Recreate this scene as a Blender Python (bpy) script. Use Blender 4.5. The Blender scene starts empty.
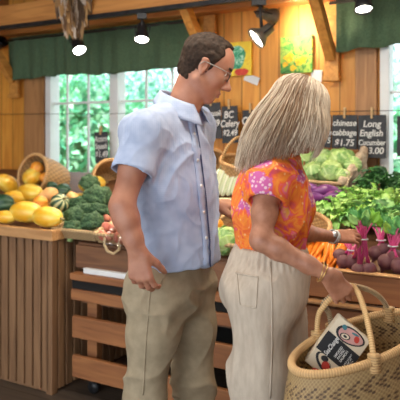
import bpy, bmesh, math, random
import numpy as np
from math import sin, cos, pi, radians as R
from mathutils import Vector, Matrix, Euler, noise as mn
from mathutils.bvhtree import BVHTree

random.seed(7); rng = np.random.default_rng(7)
C = bpy.context.scene.collection
sc = bpy.context.scene

# ------------------------------------------------------------ camera, world, lights, exposure
F_ = 620.0; HOR = 135.0; HC = 1.47
cam = bpy.data.cameras.new('camera'); camo = bpy.data.objects.new('camera', cam); C.objects.link(camo)
camo.location = (0, 0, HC); camo.rotation_euler = (pi/2, 0, 0)
cam.sensor_width = 36; cam.lens = 36*F_/400; cam.shift_y = -(200-HOR)/400
cam.clip_start = .05; cam.clip_end = 200
cam.dof.use_dof = True; cam.dof.focus_distance = 2.1; cam.dof.aperture_fstop = 4.5
sc.camera = camo
sc.view_settings.view_transform = 'Standard'; sc.view_settings.look = 'None'
sc.view_settings.gamma = 1; sc.view_settings.use_curve_mapping = False
sc.view_settings.exposure = 0.32

w = bpy.data.worlds.new('sky'); sc.world = w; w.use_nodes = True
bg = w.node_tree.nodes['Background']; bg.inputs[0].default_value = (.82, .92, 1, 1); bg.inputs[1].default_value = 2.2
sl = bpy.data.lights.new('sun', 'SUN'); sl.energy = 6.5; sl.angle = R(1.5); sl.color = (1, .95, .86)
so = bpy.data.objects.new('sun', sl); C.objects.link(so); so.rotation_euler = Vector((.45, .55, -1.25)).to_track_quat('-Z', 'Y').to_euler(); so.location = (-3, -4, 9)

def area(name, loc, target, sx, sy, power, col):
    l = bpy.data.lights.new(name, 'AREA'); l.shape = 'RECTANGLE'; l.size = sx; l.size_y = sy; l.energy = power; l.color = col
    o = bpy.data.objects.new(name, l); C.objects.link(o); o.location = loc
    o.rotation_euler = (Vector(target)-Vector(loc)).to_track_quat('-Z', 'Y').to_euler(); return o
area('doorway_daylight', (-2.6, -1.6, 2.5), (0.0, 2.6, 1.0), 3.0, 2.2, 45, (1, .95, .90))
area('ceiling_light_panel', (.1, 2.2, 2.52), (.2, 2.6, 0), 2.6, .5, 34, (1, .91, .78))


# ------------------------------------------------------------ frames
OX, OY = .617, 2.6; CA, SA = cos(pi/6), sin(pi/6); T0 = SA*OX + CA*OY
def P(px, py, Y): return Vector(((px-200)/F_*Y, Y, HC-(py-HOR)/F_*Y))
def W(s, t, z): return Vector((OX+s*CA+t*SA, OY-s*SA+t*CA, z))
def Pw(px, py, t):
    a = (px-200)/F_; Y = (t+T0)/(SA*a+CA); return P(px, py, Y)
def ST(p): dx, dy = p[0]-OX, p[1]-OY; return dx*CA-dy*SA, dx*SA+dy*CA
def on(px, py, lift, surf):
    z0, t0, k = surf; a = (px-200)/F_; b = (py-HOR)/F_; D = SA*a+CA
    t = (HC-T0*b/D-z0-lift+k*t0)/(k+b/D); return Pw(px, py, t)
LEFT = (.925, .1, .25); MID = (.875, .15, .25); RIGHT = (.872, 0, .30)
def zs(surf, t): return surf[0]+surf[2]*(t-surf[1])

# ------------------------------------------------------------ materials
MATS = {}
def node_mat(name):
    m = bpy.data.materials.new(name); m.use_nodes = True; nt = m.node_tree
    return m, nt, nt.nodes['Principled BSDF']
def N(nt, t, **kw):
    n = nt.nodes.new(t)
    for k, v in kw.items():
        if k in n.inputs: n.inputs[k].default_value = v
        else: setattr(n, k, v)
    return n
def ramp(nt, fac, stops, interp='LINEAR'):
    r = nt.nodes.new('ShaderNodeValToRGB'); cr = r.color_ramp; cr.interpolation = interp
    while len(cr.elements) < len(stops): cr.elements.new(.5)
    for e, (p, c) in zip(cr.elements, stops): e.position = p; e.color = (*c, 1)
    nt.links.new(fac, r.inputs[0]); return r
def coords(nt, scale=(1, 1, 1), rot=(0, 0, 0), kind='Object'):
    tc = nt.nodes.new('ShaderNodeTexCoord'); mp = nt.nodes.new('ShaderNodeMapping')
    mp.inputs['Scale'].default_value = scale; mp.inputs['Rotation'].default_value = rot
    nt.links.new(tc.outputs[kind], mp.inputs[0]); return mp.outputs[0]
def bump(nt, b, h, s=.3, d=.01):
    n = nt.nodes.new('ShaderNodeBump'); n.inputs['Strength'].default_value = s; n.inputs['Distance'].default_value = d
    nt.links.new(h, n.inputs['Height']); nt.links.new(n.outputs[0], b.inputs['Normal']); return n
def mat(name, c1, c2=None, scale=8, rough=.6, bs=.2, bd=.005, stretch=(1, 1, 1), metal=0, detail=4, sss=0, lo=.35, hi=.65, spec=.5):
    if name in MATS: return MATS[name]
    m, nt, b = node_mat(name); c2 = c2 or tuple(x*.8 for x in c1)
    v = coords(nt, stretch); n = N(nt, 'ShaderNodeTexNoise', Scale=scale, Detail=detail); nt.links.new(v, n.inputs[0])
    r = ramp(nt, n.outputs[0], [(lo, c2), (hi, c1)]); nt.links.new(r.outputs[0], b.inputs['Base Color'])
    b.inputs['Roughness'].default_value = rough; b.inputs['Metallic'].default_value = metal
    b.inputs['Specular IOR Level'].default_value = spec
    if sss: b.inputs['Subsurface Weight'].default_value = sss; b.inputs['Subsurface Radius'].default_value = (.02, .008, .004)
    if bs: bump(nt, b, n.outputs[0], bs, bd)
    MATS[name] = m; return m
def wood(name, light, dark, axis='x', plank=0, across='x', rough=.55, knots=True):
    """grain runs along axis; plank>0 splits boards across the other axis"""
    if name in MATS: return MATS[name]
    m, nt, b = node_mat(name)
    sc_ = {'x': (1.2, 14, 14), 'y': (14, 1.2, 14), 'z': (14, 14, 1.2)}[axis]
    v = coords(nt, sc_)
    vec = v
    if plank:
        tc = nt.nodes.new('ShaderNodeTexCoord'); sp = nt.nodes.new('ShaderNodeSeparateXYZ'); nt.links.new(tc.outputs['Object'], sp.inputs[0])
        dv = N(nt, 'ShaderNodeMath', operation='DIVIDE'); dv.inputs[1].default_value = plank
        nt.links.new(sp.outputs['XYZ'.index(across.upper())], dv.inputs[0])
        fl = N(nt, 'ShaderNodeMath', operation='FLOOR'); nt.links.new(dv.outputs[0], fl.inputs[0])
        fr = N(nt, 'ShaderNodeMath', operation='FRACT'); nt.links.new(dv.outputs[0], fr.inputs[0])
        wn = N(nt, 'ShaderNodeTexWhiteNoise', noise_dimensions='1D'); nt.links.new(fl.outputs[0], wn.inputs['W'])
        ad = N(nt, 'ShaderNodeVectorMath', operation='ADD'); nt.links.new(v, ad.inputs[0])
        sc2 = N(nt, 'ShaderNodeVectorMath', operation='SCALE'); sc2.inputs['Scale'].default_value = 37
        nt.links.new(wn.outputs['Color'], sc2.inputs[0]); nt.links.new(sc2.outputs[0], ad.inputs[1]); vec = ad.outputs[0]
    n = N(nt, 'ShaderNodeTexNoise', Scale=1.6, Detail=6, Distortion=1.2); nt.links.new(vec, n.inputs[0])
    r = ramp(nt, n.outputs[0], [(.3, dark), (.62, light)])
    out = r.outputs[0]; h = n.outputs[0]
    if plank:
        mx = N(nt, 'ShaderNodeMixRGB', blend_type='MULTIPLY'); mx.inputs[0].default_value = 1
        rr = ramp(nt, wn.outputs['Value'], [(0, (.78, .76, .74)), (1, (1.05, 1.03, 1.0))])
        nt.links.new(out, mx.inputs[1]); nt.links.new(rr.outputs[0], mx.inputs[2]); out = mx.outputs[0]
        gr = ramp(nt, fr.outputs[0], [(0, (.35, .3, .25)), (.05, (1, 1, 1)), (.95, (1, 1, 1)), (1, (.35, .3, .25))])
        m2 = N(nt, 'ShaderNodeMixRGB', blend_type='MULTIPLY'); m2.inputs[0].default_value = 1
        nt.links.new(out, m2.inputs[1]); nt.links.new(gr.outputs[0], m2.inputs[2]); out = m2.outputs[0]; h = gr.outputs[0]
    nt.links.new(out, b.inputs['Base Color']); b.inputs['Roughness'].default_value = rough
    bump(nt, b, h, .25, .004)
    MATS[name] = m; return m
def emis(name, col, s):
    if name in MATS: return MATS[name]
    m, nt, b = node_mat(name); b.inputs['Emission Color'].default_value = (*col, 1); b.inputs['Emission Strength'].default_value = s
    b.inputs['Base Color'].default_value = (*col, 1); MATS[name] = m; return m
def attr_mat(name, rough=.6, bs=0, bscale=60, stretch=(1, 1, 1), sss=0):
    """colour from the mesh attribute 'tint' (each leaf or strand has its own colour)"""
    if name in MATS: return MATS[name]
    m, nt, b = node_mat(name); a = N(nt, 'ShaderNodeAttribute', attribute_name='tint')
    nt.links.new(a.outputs['Color'], b.inputs['Base Color']); b.inputs['Roughness'].default_value = rough
    if bs:
        v = coords(nt, stretch); n = N(nt, 'ShaderNodeTexNoise', Scale=bscale); nt.links.new(v, n.inputs[0]); bump(nt, b, n.outputs[0], bs, .003)
    MATS[name] = m; return m

# ------------------------------------------------------------ object helpers
def link(name, me, m, parent=None):
    o = bpy.data.objects.new(name, me); C.objects.link(o)
    for mm in (m if isinstance(m, (list, tuple)) else [m]): me.materials.append(mm)
    if parent: o.parent = parent
    return o
def tag(o, label=None, cat=None, group=None, kind=None):
    if label: o['label'] = label
    if cat: o['category'] = cat
    if group: o['group'] = group
    if kind: o['kind'] = kind
    return o
def thing(name, label, cat, loc=(0, 0, 0), rz=0, group=None):
    o = bpy.data.objects.new(name, None); C.objects.link(o); o.location = loc; o.rotation_euler = (0, 0, rz); o.empty_display_size = .05
    return tag(o, label, cat, group)
def dup(root, loc, rot=(0, 0, 0), scale=None, label=None, group=None):
    def cp(o, par):
        c = o.copy(); C.objects.link(c); c.parent = par
        for ch in list(kids.get(o.name, [])): cp(ch, c)
        return c
    kids = {}
    for o in list(C.objects):
        if o.parent: kids.setdefault(o.parent.name, []).append(o)
    r = cp(root, None); r.location = loc; r.rotation_euler = rot
    if scale is not None: r.scale = (scale,)*3 if isinstance(scale, (int, float)) else scale
    if label: r['label'] = label
    if group: r['group'] = group
    return r
class MB:
    def __init__(s): s.v = []; s.f = []; s.sm = []; s.c = []
    def add(s, v, f, smooth=False, col=None):
        o = len(s.v); s.v += [tuple(x) for x in v]; s.f += [tuple(i+o for i in q) for q in f]; s.sm += [smooth]*len(f)
        s.c += [col or (1, 1, 1)]*len(v)
    def box(s, a, b, mtx=None, bev=0):
        x0, y0, z0 = a; x1, y1, z1 = b
        v = [(x0,y0,z0),(x1,y0,z0),(x1,y1,z0),(x0,y1,z0),(x0,y0,z1),(x1,y0,z1),(x1,y1,z1),(x0,y1,z1)]
        if mtx: v = [mtx @ Vector(q) for q in v]
        s.add(v, [(0,3,2,1),(4,5,6,7),(0,1,5,4),(1,2,6,5),(2,3,7,6),(3,0,4,7)])
    def tube(s, pts, r, n=8, smooth=True, cap=True, col=None, flat=None):
        pts = [Vector(p) for p in pts]; L = len(pts); vs = []; up = None
        for i, p in enumerate(pts):
            d = (pts[min(i+1, L-1)]-pts[max(i-1, 0)]).normalized()
            if up is None: up = d.orthogonal().normalized()
            up = (up-d*up.dot(d)); up = up.normalized() if up.length > 1e-6 else d.orthogonal().normalized()
            sd = d.cross(up); rr = r[i] if isinstance(r, (list, tuple)) else r
            for k in range(n):
                a = 2*pi*k/n; vs.append(p+up*cos(a)*rr*(flat or 1)+sd*sin(a)*rr)
        f = [(i*n+k, i*n+(k+1) % n, (i+1)*n+(k+1) % n, (i+1)*n+k) for i in range(L-1) for k in range(n)]
        if cap: f += [tuple(range(n-1, -1, -1)), tuple((L-1)*n+k for k in range(n))]
        s.add(vs, f, smooth, col)
    def lathe(s, prof, n=24, mtx=None, rib=None, smooth=True, col=None, closed=True):
        vs = []
        for r, z in prof:
            for k in range(n):
                a = 2*pi*k/n; q = r*(1+(rib(a, z) if rib else 0)); p = Vector((q*cos(a), q*sin(a), z)); vs.append(mtx @ p if mtx else p)
        L = len(prof); f = [(i*n+k, i*n+(k+1) % n, (i+1)*n+(k+1) % n, (i+1)*n+k) for i in range(L-1) for k in range(n)]
        if closed: f += [tuple(range(n-1, -1, -1)), tuple((L-1)*n+k for k in range(n))]
        s.add(vs, f, smooth, col)
    def grid(s, fn, nu, nv, smooth=True, col=None, wrap=False):
        vs = [fn(i/(nu if wrap else nu-1), j/(nv-1)) for i in range(nu) for j in range(nv)]
        f = [(i*nv+j, ((i+1) % nu)*nv+j, ((i+1) % nu)*nv+j+1, i*nv+j+1) for i in range(nu if wrap else nu-1) for j in range(nv-1)]
        s.add(vs, f, smooth, col)
    def build(s, name, m, parent=None, bevel=0, solid=0, tint=False, seg=2):
        me = bpy.data.meshes.new(name); me.from_pydata(s.v, [], s.f); me.polygons.foreach_set('use_smooth', s.sm)
        if tint:
            a = me.color_attributes.new('tint', 'FLOAT_COLOR', 'POINT')
            a.data.foreach_set('color', np.array([(*c, 1) for c in s.c], dtype=np.float32).ravel())
        me.update(); o = link(name, me, m, parent)
        if solid: q = o.modifiers.new('solid', 'SOLIDIFY'); q.thickness = solid; q.offset = 0
        if bevel: q = o.modifiers.new('bevel', 'BEVEL'); q.width = bevel; q.segments = seg; q.limit_method = 'ANGLE'
        return o
def boxobj(name, a, b, m, parent=None, bevel=.003):
    k = MB(); k.box(a, b); return k.build(name, m, parent, bevel)
FR = -pi/6
def frame_obj(o):  # put an object whose mesh is in (s,t,z) into the world
    o.location = (OX, OY, 0); o.rotation_euler = (0, 0, FR); return o
def struct(name, mb, m, bevel=0, **k):
    o = mb.build(name, m, None, bevel, **k); tag(o, kind='structure'); return frame_obj(o)

# ------------------------------------------------------------ numpy noise and signed distance modelling
def _h(i, j, k, s=0):
    n = (i*374761393+j*668265263+k*1274126177+s*974711) & 0x7fffffff
    n = ((n ^ (n >> 13))*1274126177) & 0x7fffffff
    return ((n ^ (n >> 16)) & 0xffff)/65535.0
def vn(p, s=0):
    i = np.floor(p).astype(np.int64); f = p-i; f = f*f*(3-2*f); r = 0
    for a in (0, 1):
        for b in (0, 1):
            for c in (0, 1):
                wgt = (f[:, 0] if a else 1-f[:, 0])*(f[:, 1] if b else 1-f[:, 1])*(f[:, 2] if c else 1-f[:, 2])
                r = r+wgt*_h(i[:, 0]+a, i[:, 1]+b, i[:, 2]+c, s)
    return r*2-1
def fbm(p, s=0, o=3): return sum(vn(p*2**k, s+k)*.5**k for k in range(o))
def unit(v): v = np.asarray(v, float); return v/np.linalg.norm(v)
class Field:
    def __init__(s, lo, hi, h):
        s.lo = np.asarray(lo, float); s.h = h; s.n = np.ceil((np.asarray(hi)-s.lo)/h).astype(int)+1
        s.v = np.full(s.n, 1.0, np.float32)
    def twin(s):
        q = Field(s.lo, s.lo+s.h, s.h); q.n = s.n; q.v = np.full(s.n, 1.0, np.float32); return q
    def blk(s, lo, hi):
        a = np.clip(np.floor((lo-s.lo)/s.h).astype(int), 0, s.n-1); b = np.clip(np.ceil((hi-s.lo)/s.h).astype(int)+1, 1, s.n)
        sl = tuple(slice(int(x), int(y)) for x, y in zip(a, b))
        g = [(np.arange(x, y)*s.h+l).astype(np.float32) for x, y, l in zip(a, b, s.lo)]
        return sl, (g[0][:, None, None], g[1][None, :, None], g[2][None, None, :])
    def mix(s, sl, d, k, op):
        a = s.v[sl]; k = max(k, 1e-5)
        if op == 'add': h = np.maximum(k-np.abs(a-d), 0)/k; s.v[sl] = np.minimum(a, d)-h*h*k*.25
        else: d = -d; h = np.maximum(k-np.abs(a-d), 0)/k; s.v[sl] = np.maximum(a, d)+h*h*k*.25
    def cone(s, a, b, ra, rb, k=.02, op='add', flat=None):
        a = np.asarray(a, float); b = np.asarray(b, float); m = max(ra, rb)*(1/(flat[1] if flat and flat[1] < 1 else 1) if flat else 1)*1.0+k+3*s.h
        if flat and flat[1] > 1: m = max(ra, rb)*flat[1]+k+3*s.h
        sl, (X, Y, Z) = s.blk(np.minimum(a, b)-m, np.maximum(a, b)+m)
        ab = b-a; L = max(ab.dot(ab), 1e-9)
        x, y, z = X-a[0], Y-a[1], Z-a[2]; t = np.clip((x*ab[0]+y*ab[1]+z*ab[2])/L, 0, 1)
        x = x-t*ab[0]; y = y-t*ab[1]; z = z-t*ab[2]
        if flat:
            u = unit(flat[0]); q = (x*u[0]+y*u[1]+z*u[2])*(1/flat[1]-1); x = x+q*u[0]; y = y+q*u[1]; z = z+q*u[2]
        d = np.sqrt(x*x+y*y+z*z)-(ra+(rb-ra)*t)
        if flat and flat[1] < 1: pass
        s.mix(sl, d.astype(np.float32), k, op)
    def ell(s, c, r, ax=None, k=.02, op='add'):
        c = np.asarray(c, float); m = max(r)+k+3*s.h; sl, (X, Y, Z) = s.blk(c-m, c+m)
        x, y, z = X-c[0], Y-c[1], Z-c[2]; ax = np.eye(3) if ax is None else np.asarray(ax)
        q = [(x*u[0]+y*u[1]+z*u[2]) for u in ax]
        k0 = np.sqrt(sum((a/b)**2 for a, b in zip(q, r))); k1 = np.sqrt(sum((a/b**2)**2 for a, b in zip(q, r)))+1e-6
        s.mix(sl, (k0*(k0-1)/k1).astype(np.float32), k, op)
    def plane(s, c, n, k=.004, lo=None, hi=None):  # keep the side where (p-c).n < 0
        c = np.asarray(c, float); n = unit(n)
        sl, (X, Y, Z) = s.blk(s.lo if lo is None else np.asarray(lo), (s.lo+s.n*s.h) if hi is None else np.asarray(hi))
        d = (X-c[0])*n[0]+(Y-c[1])*n[1]+(Z-c[2])*n[2]; a = s.v[sl]
        h = np.maximum(k-np.abs(a-d), 0)/k; s.v[sl] = np.maximum(a, d)+h*h*k*.25
    def mesh(s, smooth=2):
        v = s.v; ins = v < 0; nx, ny, nz = v.shape
        cs = np.zeros((nx-1, ny-1, nz-1), np.int8)
        for a in (0, 1):
            for b in (0, 1):
                for c in (0, 1): cs += ins[a:nx-1+a, b:ny-1+b, c:nz-1+c]
        act = (cs > 0) & (cs < 8); idx = np.argwhere(act); M = len(idx)
        cid = np.full(act.shape, -1, np.int64); cid[act] = np.arange(M)
        acc = np.zeros((M, 3)); cnt = np.zeros(M)
        for ax in range(3):
            o1, o2 = [q for q in range(3) if q != ax]
            for a in (0, 1):
                for b in (0, 1):
                    p0 = idx.copy(); p0[:, o1] += a; p0[:, o2] += b; p1 = p0.copy(); p1[:, ax] += 1
                    v0 = v[tuple(p0.T)]; v1 = v[tuple(p1.T)]; m = (v0 < 0) != (v1 < 0)
                    t = np.where(m, v0/np.where(m, v0-v1, 1), 0); q = p0.astype(float); q[:, ax] += t
                    acc[m] += q[m]; cnt[m] += 1
        V = acc/cnt[:, None]*s.h+s.lo; faces = []
        for ax in range(3):
            o1, o2 = (ax+1) % 3, (ax+2) % 3
            sl0 = [slice(None)]*3; sl1 = [slice(None)]*3; sl0[ax] = slice(0, -1); sl1[ax] = slice(1, None)
            e = np.argwhere(ins[tuple(sl0)] != ins[tuple(sl1)])
            e = e[(e[:, o1] > 0) & (e[:, o2] > 0) & (e[:, o1] < v.shape[o1]-1) & (e[:, o2] < v.shape[o2]-1)]
            if not len(e): continue
            q = []
            for a, b in ((1, 1), (0, 1), (0, 0), (1, 0)):
                p = e.copy(); p[:, o1] -= a; p[:, o2] -= b; q.append(cid[tuple(p.T)])
            q = np.stack(q, 1); fl = ~ins[tuple(e.T)]; q[fl] = q[fl][:, ::-1]; faces.append(q)
        Fc = np.concatenate(faces)
        for _ in range(smooth):
            S = np.zeros_like(V); n = np.zeros(M)
            for a in range(4):
                i, j = Fc[:, a], Fc[:, (a+1) % 4]
                for c in range(3): S[:, c] += np.bincount(i, V[j, c], M)+np.bincount(j, V[i, c], M)
                n += np.bincount(i, minlength=M)+np.bincount(j, minlength=M)
            V = V*.5+.5*S/np.maximum(n, 1)[:, None]
        return V, Fc
def normals(V, Fc):
    n = np.cross(V[Fc[:, 2]]-V[Fc[:, 0]], V[Fc[:, 3]]-V[Fc[:, 1]]); N_ = np.zeros_like(V)
    for a in range(4):
        for c in range(3): N_[:, c] += np.bincount(Fc[:, a], n[:, c], len(V))
    return N_/(np.linalg.norm(N_, axis=1)[:, None]+1e-9)
def npobj(name, V, Fc, m, parent=None, base=(0, 0, 0), matfn=None):
    me = bpy.data.meshes.new(name); Q = V-np.asarray(base)
    me.vertices.add(len(Q)); me.vertices.foreach_set('co', Q.astype(np.float32).ravel())
    me.loops.add(len(Fc)*4); me.loops.foreach_set('vertex_index', Fc.astype(np.int32).ravel())
    me.polygons.add(len(Fc)); me.polygons.foreach_set('loop_start', np.arange(0, len(Fc)*4, 4, dtype=np.int32))
    me.polygons.foreach_set('loop_total', np.full(len(Fc), 4, dtype=np.int32))
    me.polygons.foreach_set('use_smooth', np.ones(len(Fc), bool))
    o = link(name, me, m, parent)
    if matfn is not None: me.polygons.foreach_set('material_index', matfn(V[Fc].mean(1)).astype(np.int32))
    me.update(calc_edges=True); me.validate(); return o

# ------------------------------------------------------------ setting
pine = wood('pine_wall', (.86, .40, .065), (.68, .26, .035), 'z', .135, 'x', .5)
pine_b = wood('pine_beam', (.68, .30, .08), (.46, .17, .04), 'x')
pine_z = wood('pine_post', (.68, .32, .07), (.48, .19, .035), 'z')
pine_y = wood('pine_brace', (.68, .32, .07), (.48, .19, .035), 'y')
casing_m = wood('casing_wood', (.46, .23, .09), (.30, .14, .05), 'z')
white_m = mat('window_white', (.78, .80, .80), (.70, .72, .73), 5, .4, 0)
floor_m = wood('floor_boards', (.10, .075, .055), (.055, .042, .034), 'x', .16, 'y', .45)

k = MB(); k.box((-6, -5, -.05), (4.5, 1.3, 0)); struct('floor', k, floor_m)
WL = (-2.83, -1.45); WR = (-.15, 1.15); WZ = (.98, 2.18)
k = MB()
for s0, s1, z0, z1 in ((-5.2, WL[0], 0, 2.75), (WL[0], WL[1], 0, WZ[0]), (WL[0], WL[1], WZ[1], 2.75), (WL[1], WR[0], 0, 2.75),
                       (WR[0], WR[1], 0, WZ[0]), (WR[0], WR[1], WZ[1], 2.75), (WR[1], 3.6, 0, 2.75)):
    k.box((s0, 1.2, z0), (s1, 1.32, z1))
struct('wall_back', k, pine)
k = MB(); k.box((-5.3, -3.6, 0), (-5.2, 1.32, 2.75)); struct('wall_left', k, pine_z)
k = MB(); k.box((3.6, -3.6, 0), (3.7, 1.32, 2.75)); struct('wall_right', k, pine_z)
k = MB()
for a, b, c, d in ((-5.3, -3.9, 0, 2.75), (-3.9, 1.9, 2.45, 2.75), (1.9, 3.7, 0, 2.75)): k.box((a, -3.7, c), (b, -3.6, d))
struct('wall_front', k, pine_z)
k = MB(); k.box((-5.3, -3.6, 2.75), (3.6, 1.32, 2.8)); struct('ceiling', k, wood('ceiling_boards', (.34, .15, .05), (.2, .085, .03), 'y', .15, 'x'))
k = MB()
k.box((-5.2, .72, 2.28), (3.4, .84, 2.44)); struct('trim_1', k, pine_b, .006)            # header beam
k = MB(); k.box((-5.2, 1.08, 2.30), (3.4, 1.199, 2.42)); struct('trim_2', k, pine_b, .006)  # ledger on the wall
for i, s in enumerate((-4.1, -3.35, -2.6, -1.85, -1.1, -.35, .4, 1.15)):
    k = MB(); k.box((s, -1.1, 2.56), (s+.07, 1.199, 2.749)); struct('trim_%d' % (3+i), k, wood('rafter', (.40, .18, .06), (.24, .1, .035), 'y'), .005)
# window casings and braces
k = MB(); k.box((-3.07, 1.165, .9), (-2.85, 1.199, 2.29)); struct('trim_11', k, casing_m, .004)
k = MB(); k.box((-.30, 1.165, .9), (-.17, 1.199, 2.29)); struct('trim_12', k, casing_m, .004)
def brace(n, s, z0=1.82):
    k = MB(); k.box((s-.045, 1.13, z0), (s+.045, 1.164, 2.29)); k.box((s-.052, 1.12, z0-.02), (s+.052, 1.166, z0+.01))
    a = Vector((s, 1.12, z0+.14)); b = Vector((s, .80, 2.30)); d = (b-a).normalized(); u = Vector((1, 0, 0)); v = d.cross(u)
    vs = [p+u*x*.03+v*y*.035 for p in (a-d*.02, b) for x, y in ((-1, -1), (1, -1), (1, 1), (-1, 1))]
    k.add(vs, [(0, 1, 2, 3), (7, 6, 5, 4), (0, 4, 5, 1), (1, 5, 6, 2), (2, 6, 7, 3), (3, 7, 4, 0)])
    struct('trim_%d' % n, k, pine_y, .004)
def s_at(px, t):
    return ST(Pw(px, 100, t))[0]
brace(13, s_at(331, 1.13)); brace(14, s_at(209, 1.13)); brace(15, s_at(13, 1.13), 1.8)
def window(name, a, b, bars):
    k = MB(); z0, z1 = WZ; e = .055
    k.box((a, 1.16, z0), (a+e, 1.27, z1)); k.box((b-e, 1.16, z0), (b, 1.27, z1)); k.box((a+e, 1.16, z1-e), (b-e, 1.27, z1)); k.box((a+e, 1.16, z0), (b-e, 1.27, z0+e))
    m = (a+b)/2; k.box((m-.04, 1.165, z0+e), (m+.04, 1.265, z1-e))
    o = struct(name, k, white_m, .004)
    g = MB()
    for x in bars: g.box((x-.008, 1.20, z0+e), (x+.008, 1.215, z1-e))
    g.box((a+e, 1.199, 1.715), (m-.04, 1.216, 1.733)); g.box((m+.04, 1.199, 1.715), (b-e, 1.216, 1.733))
    g.build('glazing_bars', white_m, o)
    gl, nt, bb = node_mat('window_glass') if 'glass' not in MATS else (MATS['glass'], None, None)
    if nt:
        MATS['glass'] = gl; nt.nodes.remove(bb); tr = N(nt, 'ShaderNodeBsdfTransparent'); gs = N(nt, 'ShaderNodeBsdfGlossy', Roughness=.02)
        mx = nt.nodes.new('ShaderNodeMixShader'); mx.inputs[0].default_value = .05; nt.links.new(tr.outputs[0], mx.inputs[1]); nt.links.new(gs.outputs[0], mx.inputs[2])
        nt.links.new(mx.outputs[0], nt.nodes['Material Output'].inputs[0])
    q = MB(); q.box((a+.05, 1.222, z0+.05), (b-.05, 1.226, z1-.05)); q.build('glass', gl, o)
    s = MB(); s.box((a-.04, 1.05, z0-.035), (b+.04, 1.159, z0-.002)); s.build('window_sill', white_m, o, .004)
window('window_1', *WL, [s_at(x, 1.2) for x in (67, 88, 146, 172)])
window('window_2', *WR, [.22, .74])

# outdoors
k = MB(); k.box((-30, 1.4, -.4), (30, 40, -.3)); struct('ground', k, mat('lawn', (.10, .22, .05), (.05, .14, .03), 3, .9))
leaf_out = attr_mat('outdoor_leaves', .6)
def leafcloud(k, c, r, n, size, cols, sd, hollow=.75):
    g = random.Random(sd)
    for _ in range(n):
        d = Vector((g.gauss(0, 1), g.gauss(0, 1), g.gauss(0, 1))).normalized(); q = g.uniform(hollow, 1)*(1+.25*mn.noise(d*2.2+Vector((sd, 0, 0))))
        p = Vector(c)+Vector((d.x*r[0], d.y*r[1], d.z*r[2]))*q
        u = Vector((g.gauss(0, 1), g.gauss(0, 1), g.gauss(0, 1))).normalized(); v = u.orthogonal().normalized(); s = size*g.uniform(.6, 1.3)
        c_ = g.choice(cols); f = g.uniform(.8, 1.2); c_ = tuple(x*f for x in c_)
        k.add([p-u*s, p-v*s*.5+u*.1*s, p+u*s, p+v*s*.5+u*.1*s], [(0, 1, 2, 3)], True, c_)
bark = mat('bark', (.16, .11, .07), (.08, .055, .035), 12, .9, .5, .02, (1, 1, .3))
tpx = [(50, 120, 5.8, 1.3, 2.0, 0), (76, 142, 4.0, .80, 1.0, 1), (99, 112, 9, 1.8, 2.0, 0), (112, 150, 4.4, .70, .8, 1), (70, 100, 15, 3.0, 2.6, 0), (164, 126, 13, 1.7, 1.8, 0), (388, 166, 4.4, .65, .75, 1), (404, 128, 8, 1.5, 1.5, 0)]
tl = ['tree filling the left end of the left window', 'bright shrub close outside the left window', 'tall tree behind the bright shrub outside the left window', 'bright low shrub seen through the middle of the left window',
      'farthest tree outside the left window', 'distant tree seen right of the central window post', 'low shrub outside the right window', 'farther tree outside the right window']
for (px, py, t, r, rz, c_), lb in zip(tpx, tl):
    q = Pw(px, py, t); z = q.z; p = Vector((q.x, q.y, -.3)); o = thing('bush' if c_ else 'leafy_tree', lb, 'bush' if c_ else 'tree', p, 0, 'greenery outside the windows')
    k = MB(); leafcloud(k, (0, 0, z+.3), (r, r, rz), 3600, .075, [(.14, .55, .28), (.28, .68, .42), (.10, .44, .26), (.42, .76, .52)] if c_ else [(.12, .46, .32), (.22, .58, .42), (.08, .34, .22), (.36, .68, .52)], int(px), .55)
    k.build('foliage', leaf_out, o, 0, 0, True)
    k = MB(); k.tube([(0, 0, 0), (.03, 0, (z+.3)*.5), (0, .02, z+.3)], [.10*r, .08*r, .05*r], 8); k.build('trunk', bark, o)

# valances
cur_m = mat('green_curtain', (.085, .145, .075), (.06, .105, .055), 90, .9, .15, .002)
def valance(name, s0, s1, z0, z1, lb, sd):
    p = W(s0, 1.09, z0); o = thing(name, lb, 'curtain', p, FR, 'green valances over the windows')
    L = s1-s0; g = random.Random(sd); ph = [g.uniform(0, 6) for _ in range(4)]
    def fn(u, v):
        x = u*L; amp = .006+.022*(1-v)
        y = amp*(.55*sin(x*44+ph[0]+3.2*sin(x*4.3+ph[1]))+.5*sin(x*19+ph[2]+2*sin(x*3))+.35*mn.noise(Vector((x*30, v*2, ph[0]))))
        return (x, y, v*(z1-z0)+(1-v)*(.005*sin(x*30+ph[0]+1)+.008*sin(x*7+ph[3])))
    k = MB(); k.grid(fn, int(L*170), 14); k.build('fabric', cur_m, o, 0, .003)
    k = MB(); k.tube([(-.04, 0, z1-z0-.02), (L+.04, 0, z1-z0-.02)], .01, 10); k.build('curtain_rod', mat('rod_dark', (.05, .045, .04), None, 5, .4, 0, metal=.6), o)
valance('curtain_valance', s_at(8, 1.09), s_at(193, 1.09), 1.93, 2.27, 'long gathered green valance over the left window', 3)
valance('curtain_valance', s_at(336, 1.09), 1.25, 1.98, 2.29, 'short green valance over the right window', 9)

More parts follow.
